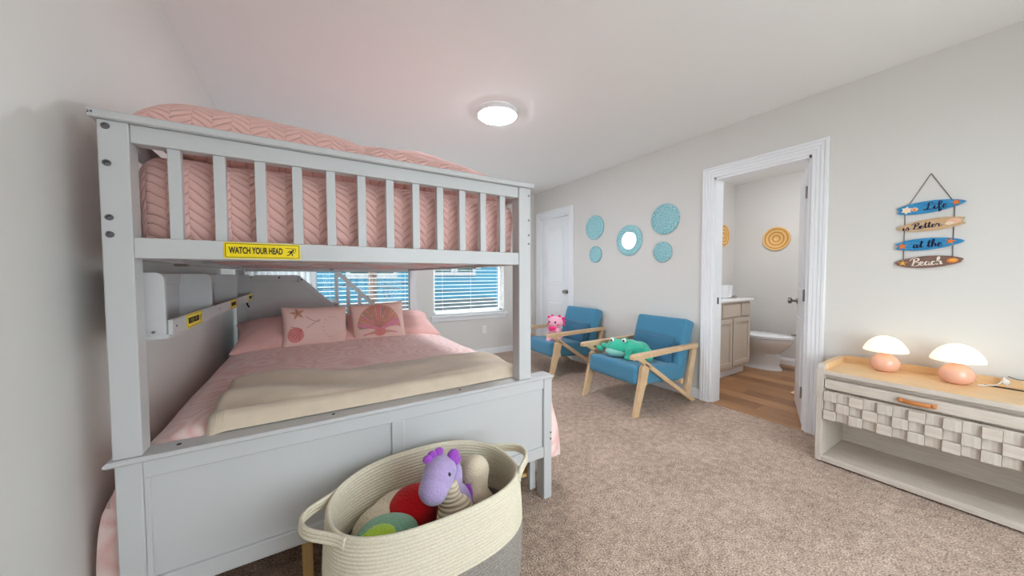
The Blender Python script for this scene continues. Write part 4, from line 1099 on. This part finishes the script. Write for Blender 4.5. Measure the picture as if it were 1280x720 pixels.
tag(MB().tube([(2.99, .19, .579), (3.01, .165, .580), (3.025, .14, .585), (3.04, .125, .60), (3.05, .115, .628), (3.045, .11, .60), (3.035, .10, .582)], .003, 6, smooth=6).ball((3.045, .112, .606), (.010, .014, .016), None, 10).build('lamp_cord', 'cord_white', None, True), 'white lamp cord and plug beside the cable slot of the sideboard', 'cord')
tag(MB().tube([(3.05, .105, .635), (3.07, .075, .622), (3.085, .03, .622), (3.10, -.05, .60), (3.11, -.12, .50)], .0022, 6, smooth=6).build('power_cord', 'cord_grey', None, True), 'thin grey cord trailing over the sideboard back rim', 'cord')

# ================================================================== ROPE BASKET AND TOYS
bc = Vector((.355, 1.105, 0)); ZR = .452; PITCHR = .0108
def outline(q, a, b, e=2.5):
    c, s_ = math.cos(q), math.sin(q)
    return (a * math.copysign(abs(c) ** (2 / e), c), b * math.copysign(abs(s_) ** (2 / e), s_))
def half(z):     # half sizes at height z
    k = z / ZR
    return (.302 + .022 * math.sin(math.pi * (.1 + .8 * k)) + .006 * k, .192 + .014 * math.sin(math.pi * (.15 + .7 * k)) + .004 * k)
def rimwave(q, z):  # rim rises a little along the long sides
    k = max(0, (z - .24) / (ZR - .24)); return k * k * (.026 * math.sin(q) ** 2 * (1.0 if math.sin(q) > 0 else .15) - .006)
def wall(z0, z1, inner, mb):
    n = 120; cnt = int(round((z1 - z0) / PITCHR)); rings = []
    for k in range(cnt * 4 + 1):
        z = z0 + (z1 - z0) * k / (cnt * 4); bulge = .0034 * abs(math.sin(math.pi * k / 4)) ** .8
        a, b = half(z); off = bulge if not inner else -(.011 + bulge)
        ring = []
        for j in range(n):
            q = 2 * math.pi * j / n; x, y = outline(q, a + off, b + off); ring.append(mb.bm.verts.new((bc.x + x, bc.y + y, z + rimwave(q, z))))
        rings.append(ring)
    for A, B in zip(rings, rings[1:]):
        for j in range(n): mb.bm.faces.new((A[j], A[(j + 1) % n], B[(j + 1) % n], B[j]))
    return rings
bk = thing('toy_basket', 'large cream and grey coiled rope basket full of soft toys', 'basket', (bc.x, bc.y, 0))
ZS = .275
m = MB(); ro = wall(ZS, ZR, False, m); ri = wall(ZS, ZR, True, m)
for A, B in ((ro[-1], ri[-1]), (ri[0], ro[0])):
    for j in range(len(A)): m.bm.faces.new((A[j], A[(j + 1) % len(A)], B[(j + 1) % len(A)], B[j]))
m.build('upper_wall', 'rope_cream', bk, True)
m = MB(); ro = wall(.004, ZS, False, m); ri = wall(.014, ZS, True, m); m.bm.faces.new(ro[0][::-1]); m.bm.faces.new(ri[0])
for j in range(len(ro[-1])): m.bm.faces.new((ro[-1][j], ro[-1][(j + 1) % 120], ri[-1][(j + 1) % 120], ri[-1][j]))
m.build('lower_wall', 'rope_grey', bk, True)
pts = []
for j in range(100):
    q = 2 * math.pi * j / 100; a, b = half(ZR); x, y = outline(q, a - .005, b - .005); pts.append((bc.x + x, bc.y + y, ZR + .001 + rimwave(q, ZR)))
MB().tube(pts, .0068, 8, closed=True).build('rim_rope', 'rope_cream', bk, True)
for sx in (-1, 1):
    hm = MB()
    for k in range(3):
        z = ZR - .002 - k * .0105; a, b = half(z); pts = []
        for j, (px, py) in enumerate([(-.06, .125), (-.03, .105), (.008, .080), (.038, .056), (.057, .030), (.063, 0), (.057, -.030), (.038, -.056), (.008, -.080), (-.03, -.105), (-.06, -.125)]):
            ee = outline(math.atan2(py / b, 1), a, b)
            lim = a * (1 - (abs(py) / b) ** 2.5) ** (1 / 2.5) + .004
            xx = max(lim, a + px) if 0 < j < 10 else lim
            pts.append((bc.x + sx * xx, bc.y + py, z + .012 * math.cos(py * 14)))
        hm.tube(pts, .0062, 8, smooth=5)
    hm.build('handle', 'rope_cream', bk, True)

def toy(name, label, loc): return thing(name, label, 'soft toy', loc)
# lilac dragon
dx, dy = .375, 1.07
dr_ = toy('plush_dragon', 'lilac dragon soft toy with cream ribbed belly in the basket', (dx, dy, .03))
blob('head', [((dx, dy, .498), (.056, .052, .054)), ((dx - .036, dy - .036, .466), (.045, .050, .045), (0, 0, 30)), ((dx - .015, dy - .018, .484), (.054, .050, .050))], 'plush_lilac', dr_, .005)
blob('neck', [((dx + .045, dy + .02, .42), (.035, .045, .085), (0, 18, 0)), ((dx + .075, dy + .02, .33), (.05, .06, .09)), ((dx + .06, dy + .03, .2), (.09, .08, .12))], 'plush_lilac', dr_, .007)
blob('belly', [((dx + .025, dy - .012, .41), (.036, .040, .06), (0, 14, 0)), ((dx + .045, dy - .025, .33), (.070, .05, .085)), ((dx + .04, dy - .02, .24), (.088, .055, .09))], 'plush_corduroy', dr_, .006)
for (x, y, z) in ((dx - .020, dy + .018, .552), (dx + .004, dy + .02, .556), (dx - .038, dy + .012, .545)): MB().ball((x, y, z), (.017, .014, .014), None, 12).build('crest', 'plush_violet', dr_, True)
blob('crest', [((dx + .046, dy - .002, .540), (.022, .018, .024), (0, 40, 0)), ((dx + .058, dy + .004, .520), (.020, .018, .022), (0, 40, 0))], 'plush_violet', dr_, .005)
for sx, sy in ((.012, -.050),): 
    MB().ball((dx + sx, dy + sy + .004, .506), .0085).build('eye', 'eye_black', dr_, True)
MB().ball((dx - .046, dy + .004, .505), .008).build('eye', 'eye_black', dr_, True)
blob('tail', [((dx + .11, dy + .02, .36), (.020, .025, .05)), ((dx + .105, dy + .0, .32), (.022, .025, .05))], 'plush_violet', dr_, .006)
# red-shirted bear-like toy lying
rx, ry = .258, 1.185
rd = toy('plush_bear', 'beige soft toy in a red shirt lying in the basket', (rx, ry, .1))
blob('body', [((rx - .055, ry + .0, .275), (.10, .085, .095), (0, -30, 0)), ((rx - .08, ry - .01, .22), (.09, .085, .11)), ((rx - .02, ry + .03, .325), (.09, .06, .05), (0, -25, 0))], 'plush_cream', rd, .007)
blob('shirt', [((rx + .045, ry - .015, .335), (.092, .085, .072), (0, -20, 0)), ((rx + .075, ry - .01, .25), (.09, .09, .10))], 'plush_red', rd, .007)
# turtle
tx, ty = .205, 1.070
tt = toy('plush_turtle', 'sage green turtle soft toy with lime face in the basket', (tx, ty, .1))
blob('shell', [((tx, ty, .350), (.098, .066, .054), (0, 10, 0)), ((tx + .01, ty, .28), (.095, .068, .085))], 'plush_sage', tt, .006)
blob('shell_rim', [((tx - .050 + .078 * math.cos(q), ty - .034 + .010 * math.sin(q), .356 + .046 * math.sin(q)), .010) for q in [math.pi * k / 14 for k in range(15)]], 'plush_sage', tt, .004, smooth_it=3)
blob('head', [((tx - .040, ty - .034, .372), (.062, .036, .040))], 'plush_lime', tt, .005, smooth_it=2)
for x in (-.095, -.02): MB().ball((tx + x + .012, ty - .064, .386), .006).build('eye', 'eye_black', tt, True)
# cream long-necked toy
lx, ly = .535, 1.10
lt = toy('plush_lamb', 'cream long-necked soft toy standing up in the basket', (lx, ly, .1))
blob('body', [((lx, ly + .03, .42), (.054, .050, .058)), ((lx - .005, ly + .02, .385), (.048, .046, .05)), ((lx - .012, ly, .33), (.058, .052, .06)), ((lx - .03, ly - .01, .26), (.065, .06, .09)), ((lx + .03, ly - .01, .30), (.035, .035, .06), (0, -14, 0)), ((lx - .03, ly, .16), (.07, .07, .10))], 'plush_cream', lt, .007)

# ================================================================== BATHROOM
BX1, BY0, BY1 = 5.26, .62, 2.425
bf = struct(MB().box(XR, BX1 + T, BY0 - T, BY1 + T, -.08, -.004).build('floor_bath', 'under_dark'))
pk = {}
k = 0
for i in range(13):
    x0 = XR + .0 + i * .165
    y = BY0 - [.0, .5, .9, .25, .7][i % 5]
    while y < BY1:
        y0, y1 = max(y, BY0), min(y + 1.2, BY1)
        if y1 - y0 > .03 and not (x0 + .165 < XR + T and (y1 < D2[0] or y0 > D2[1])):
            if x0 < XR + T: y0, y1 = (max(y0, D2[0] if x0 + .1 < XR + T else y0), min(y1, D2[1] if x0 + .1 < XR + T else y1))
            if y1 > y0:
                MB().box(x0 + .0006, min(x0 + .1644, BX1), y0 + .0006, y1 - .0006, -.004, .0022, .0012).build('plank', ['plank_oak', 'plank_oak_pale', 'plank_oak', 'plank_oak_deep'][k % 4], bf)
        y += 1.2; k += 1
MB().box(XR - .012, XR + .02, D2[0], D2[1], -.002, .004, .002).build('threshold_edge', 'plank_oak_pale', bf)
struct(MB().box(BX1, BX1 + T, BY0 - T, BY1 + T, 0, H).build('wall_bath_end', 'wall_paint'))
struct(MB().box(XR + T, BX1, BY1, BY1 + T, 0, H).build('wall_bath_vanity', 'wall_paint'))
struct(MB().box(XR + T, BX1, BY0 - T, BY0, 0, H).build('wall_bath_near', 'wall_paint'))
base('baseboard_bath_end', (BX1, BY0, 0), (BX1, BY1, 0), (-1, 0, 0))
base('baseboard_bath_vanity', (4.53, BY1, 0), (BX1, BY1, 0), (0, -1, 0))
bath_fill = thing('ceiling_lamp', 'unseen round flush lamp added to light the bathroom', 'lamp', (4.15, 1.35, H))  # added lamp, out of view, brightens the bathroom
MB().lathe([(.150, -.001), (.150, -.012), (.14, -.014), (.12, -.001)], (4.15, 1.35, H), 40, close=False).build('rim', 'trim_paint', bath_fill, 'auto')
MB().lathe([(.139, -.012), (.138, -.040), (.05, -.052), (.001, -.052)], (4.15, 1.35, H), 40).build('diffuser', 'bath_fill_diffuser', bath_fill, 'auto')
# vanity
VX0, VX1, VY = 3.26, 4.50, 1.89
va = thing('vanity_cabinet', 'greige shaker vanity cabinet inside the bathroom', 'cabinet', (3.88, 2.15, 0))
MB().box(VX0, VX1, VY, BY1 - .005, .095, .852, .002).build('body', 'vanity_paint', va)
MB().box(VX0, VX1 - .04, VY + .055, BY1 - .005, 0, .095).build('toe_kick', 'vanity_paint', va)
MB().box(VX0, VX1 - .02, VY + .045, VY + .055, 0, .07, .002).build('toe_trim', 'trim_paint', va)
def shaker(x0, x1, z0, z1, nm, flat=False):
    d = MB().box(x0, x1, VY - .018, VY, z0, z1, .002).build(nm, 'vanity_paint', va) if flat else MB().box(x0 + .04, x1 - .04, VY - .010, VY, z0 + .04, z1 - .04).build(nm, 'vanity_paint', va)
    if not flat:
        for q in ((x0, x0 + .05, z0, z1), (x1 - .05, x1, z0, z1)): MB().box(q[0], q[1], VY - .018, VY, q[2], q[3], .0015).build('stile', 'vanity_paint', d)
        for q in ((z0, z0 + .05), (z1 - .05, z1)): MB().box(x0 + .05, x1 - .05, VY - .018, VY, q[0], q[1], .0015).build('rail', 'vanity_paint', d)
for x0, x1 in ((3.50, 3.825), (3.855, 4.243), (4.271, 4.476)): shaker(x0, x1, .690, .832, 'drawer', True)
for x0, x1 in ((3.30, 3.665), (3.685, 4.065), (4.088, 4.478)): shaker(x0, x1, .13, .668, 'door')
ctp = thing('vanity_counter', 'white vanity countertop with an integrated basin rim', 'countertop', (3.9, 2.15, .853))
MB().box(VX0, VX1 + .035, VY - .03, BY1 - .002, .853, .882, .006, 2).build('slab', 'counter_marble', ctp)
MB().box(VX0, VX1 + .035, BY1 - .02, BY1 - .002, .882, .965, .003).build('backsplash', 'counter_marble', ctp)
MB().lathe([(.19, .882), (.185, .888), (.17, .888), (.14, .8825), (.001, .8825)], (4.05, 2.15, 0), 36).build('basin', 'porcelain', ctp, 'auto')
for lab, x, y, tl in (('white cup on the vanity counter, leaning forward', 4.13, 2.02, 5), ('white cup on the vanity counter, standing behind', 4.31, 2.06, -4)):
    c = MB().lathe([(.046, 0), (.054, .004), (.066, .13), (.068, .145), (.061, .145), (.049, .014), (.001, .012)], (0, 0, 0), 28)
    c.xform(Matrix.Translation((x, y, .889)) @ Matrix.Rotation(math.radians(tl), 4, 'Y')); tag(c.build('cup', 'porcelain', None, 'auto', (x, y, .886)), lab, 'cup', 'white cups on the vanity')
fc = thing('faucet', 'small dark chrome faucet on the vanity counter', 'faucet', (4.05, 2.33, .888))
MB().tube([(4.05, 2.33, .884), (4.05, 2.33, .97), (4.05, 2.30, 1.0), (4.05, 2.22, .985)], .011, 10, smooth=5).build('spout', 'nickel', fc, True)
for x in (3.95, 4.15): MB().tube([(x, 2.33, .884), (x, 2.33, .92), (x + .02, 2.30, .93)], .009, 8).build('handle', 'nickel', fc, True)
tag(MB().box(4.36, 4.48, 2.02, 2.09, .883, .893, .003).tube([(4.36, 2.05, .897), (4.50, 2.05, .900)], .005, 6).build('soap_dish', 'nickel', None), 'small metal soap tray at the end of the vanity counter', 'tray')
# toilet
tX = 4.845
to = thing('toilet', 'white porcelain toilet beside the vanity in the bathroom', 'toilet', (tX, 2.0, 0))
def egg(yc, a, b, n=40, front=1.25):   # outline: elongated towards -y
    out = []
    for j in range(n):
        q = 2 * math.pi * j / n; s_ = math.sin(q); out.append((a * math.cos(q), yc + (b * s_ if s_ > 0 else b * front * s_)))
    return out
def loft(secs, mb, cx):
    rings = []
    for pts, z in secs: rings.append([mb.bm.verts.new((cx + x, y, z)) for x, y in pts])
    n = len(rings[0])
    for A, B in zip(rings, rings[1:]):
        for j in range(n): mb.bm.faces.new((A[j], A[(j + 1) % n], B[(j + 1) % n], B[j]))
    mb.bm.faces.new(rings[0][::-1]); mb.bm.faces.new(rings[-1]); return mb
loft([(egg(1.95, .115, .26, front=1.05), 0), (egg(1.95, .11, .26, front=1.05), .02), (egg(1.95, .10, .24, front=1.02), .06), (egg(1.95, .095, .22), .14), (egg(1.95, .098, .21, front=1.12), .20), (egg(1.94, .135, .222, front=1.25), .25), (egg(1.92, .172, .23, front=1.35), .30), (egg(1.91, .185, .235, front=1.38), .36), (egg(1.91, .187, .235, front=1.38), .388), (egg(1.91, .17, .22, front=1.38), .392)], MB(), tX).build('bowl', 'porcelain', to, 'auto')
loft([(egg(1.905, .19, .235, front=1.40), .393), (egg(1.905, .194, .238, front=1.41), .399), (egg(1.905, .19, .235, front=1.40), .408)], MB(), tX).build('seat', 'porcelain', to, 'auto')
loft([(egg(1.905, .188, .234, front=1.40), .410), (egg(1.905, .192, .237, front=1.41), .416), (egg(1.905, .17, .22, front=1.38), .430), (egg(1.905, .08, .1, front=1.3), .436)], MB(), tX).build('lid', 'porcelain', to, 'auto')
MB().soft(tX - .19, tX + .19, 2.17, 2.37, .38, .74, .03, .08).build('tank', 'porcelain', to, True)
MB().soft(tX - .20, tX + .20, 2.155, 2.38, .742, .775, .012, .08).build('tank_lid', 'porcelain', to, True)
MB().tube([(tX - .14, 2.165, .68), (tX - .14, 2.14, .68), (tX - .09, 2.135, .675)], .007, 8).build('flush_lever', 'nickel', to)
# woven wall discs and mat
def rattan(label, c, r, axis):
    m = MB(); prof = []
    for k in range(37):
        rr = r * (1 - k / 36); prof.append((max(.0008, rr), (.020 - .010 * (k / 36) + .0022 * (k % 2))))
    s_ = -1
    m.lathe([(r * .98, 0)] + [(a, s_ * b) for a, b in prof], c, 56, axis)
    return tag(m.build('woven_plate', 'woven_rattan', None, True, c), label, 'wall decor', 'orange woven plates on the bathroom walls')
rattan('round orange woven plate on the end wall above the toilet', (BX1 - .002, 1.915, 1.63), .152, 'X')
rattan('round orange woven plate on the wall above the vanity', (4.93, BY1 - .002, 1.70), .152, 'Y')
m = MB().soft(3.98, 4.62, .78, 1.31, .003, .020, .008, .08, .003, 8)
tag(m.build('bath_mat', 'sand_mat', None, True), 'beige bath mat corner peeking out behind the open bathroom door', 'bath mat')
for o in bpy.data.objects:
    if '_o' in o: del o['_o']
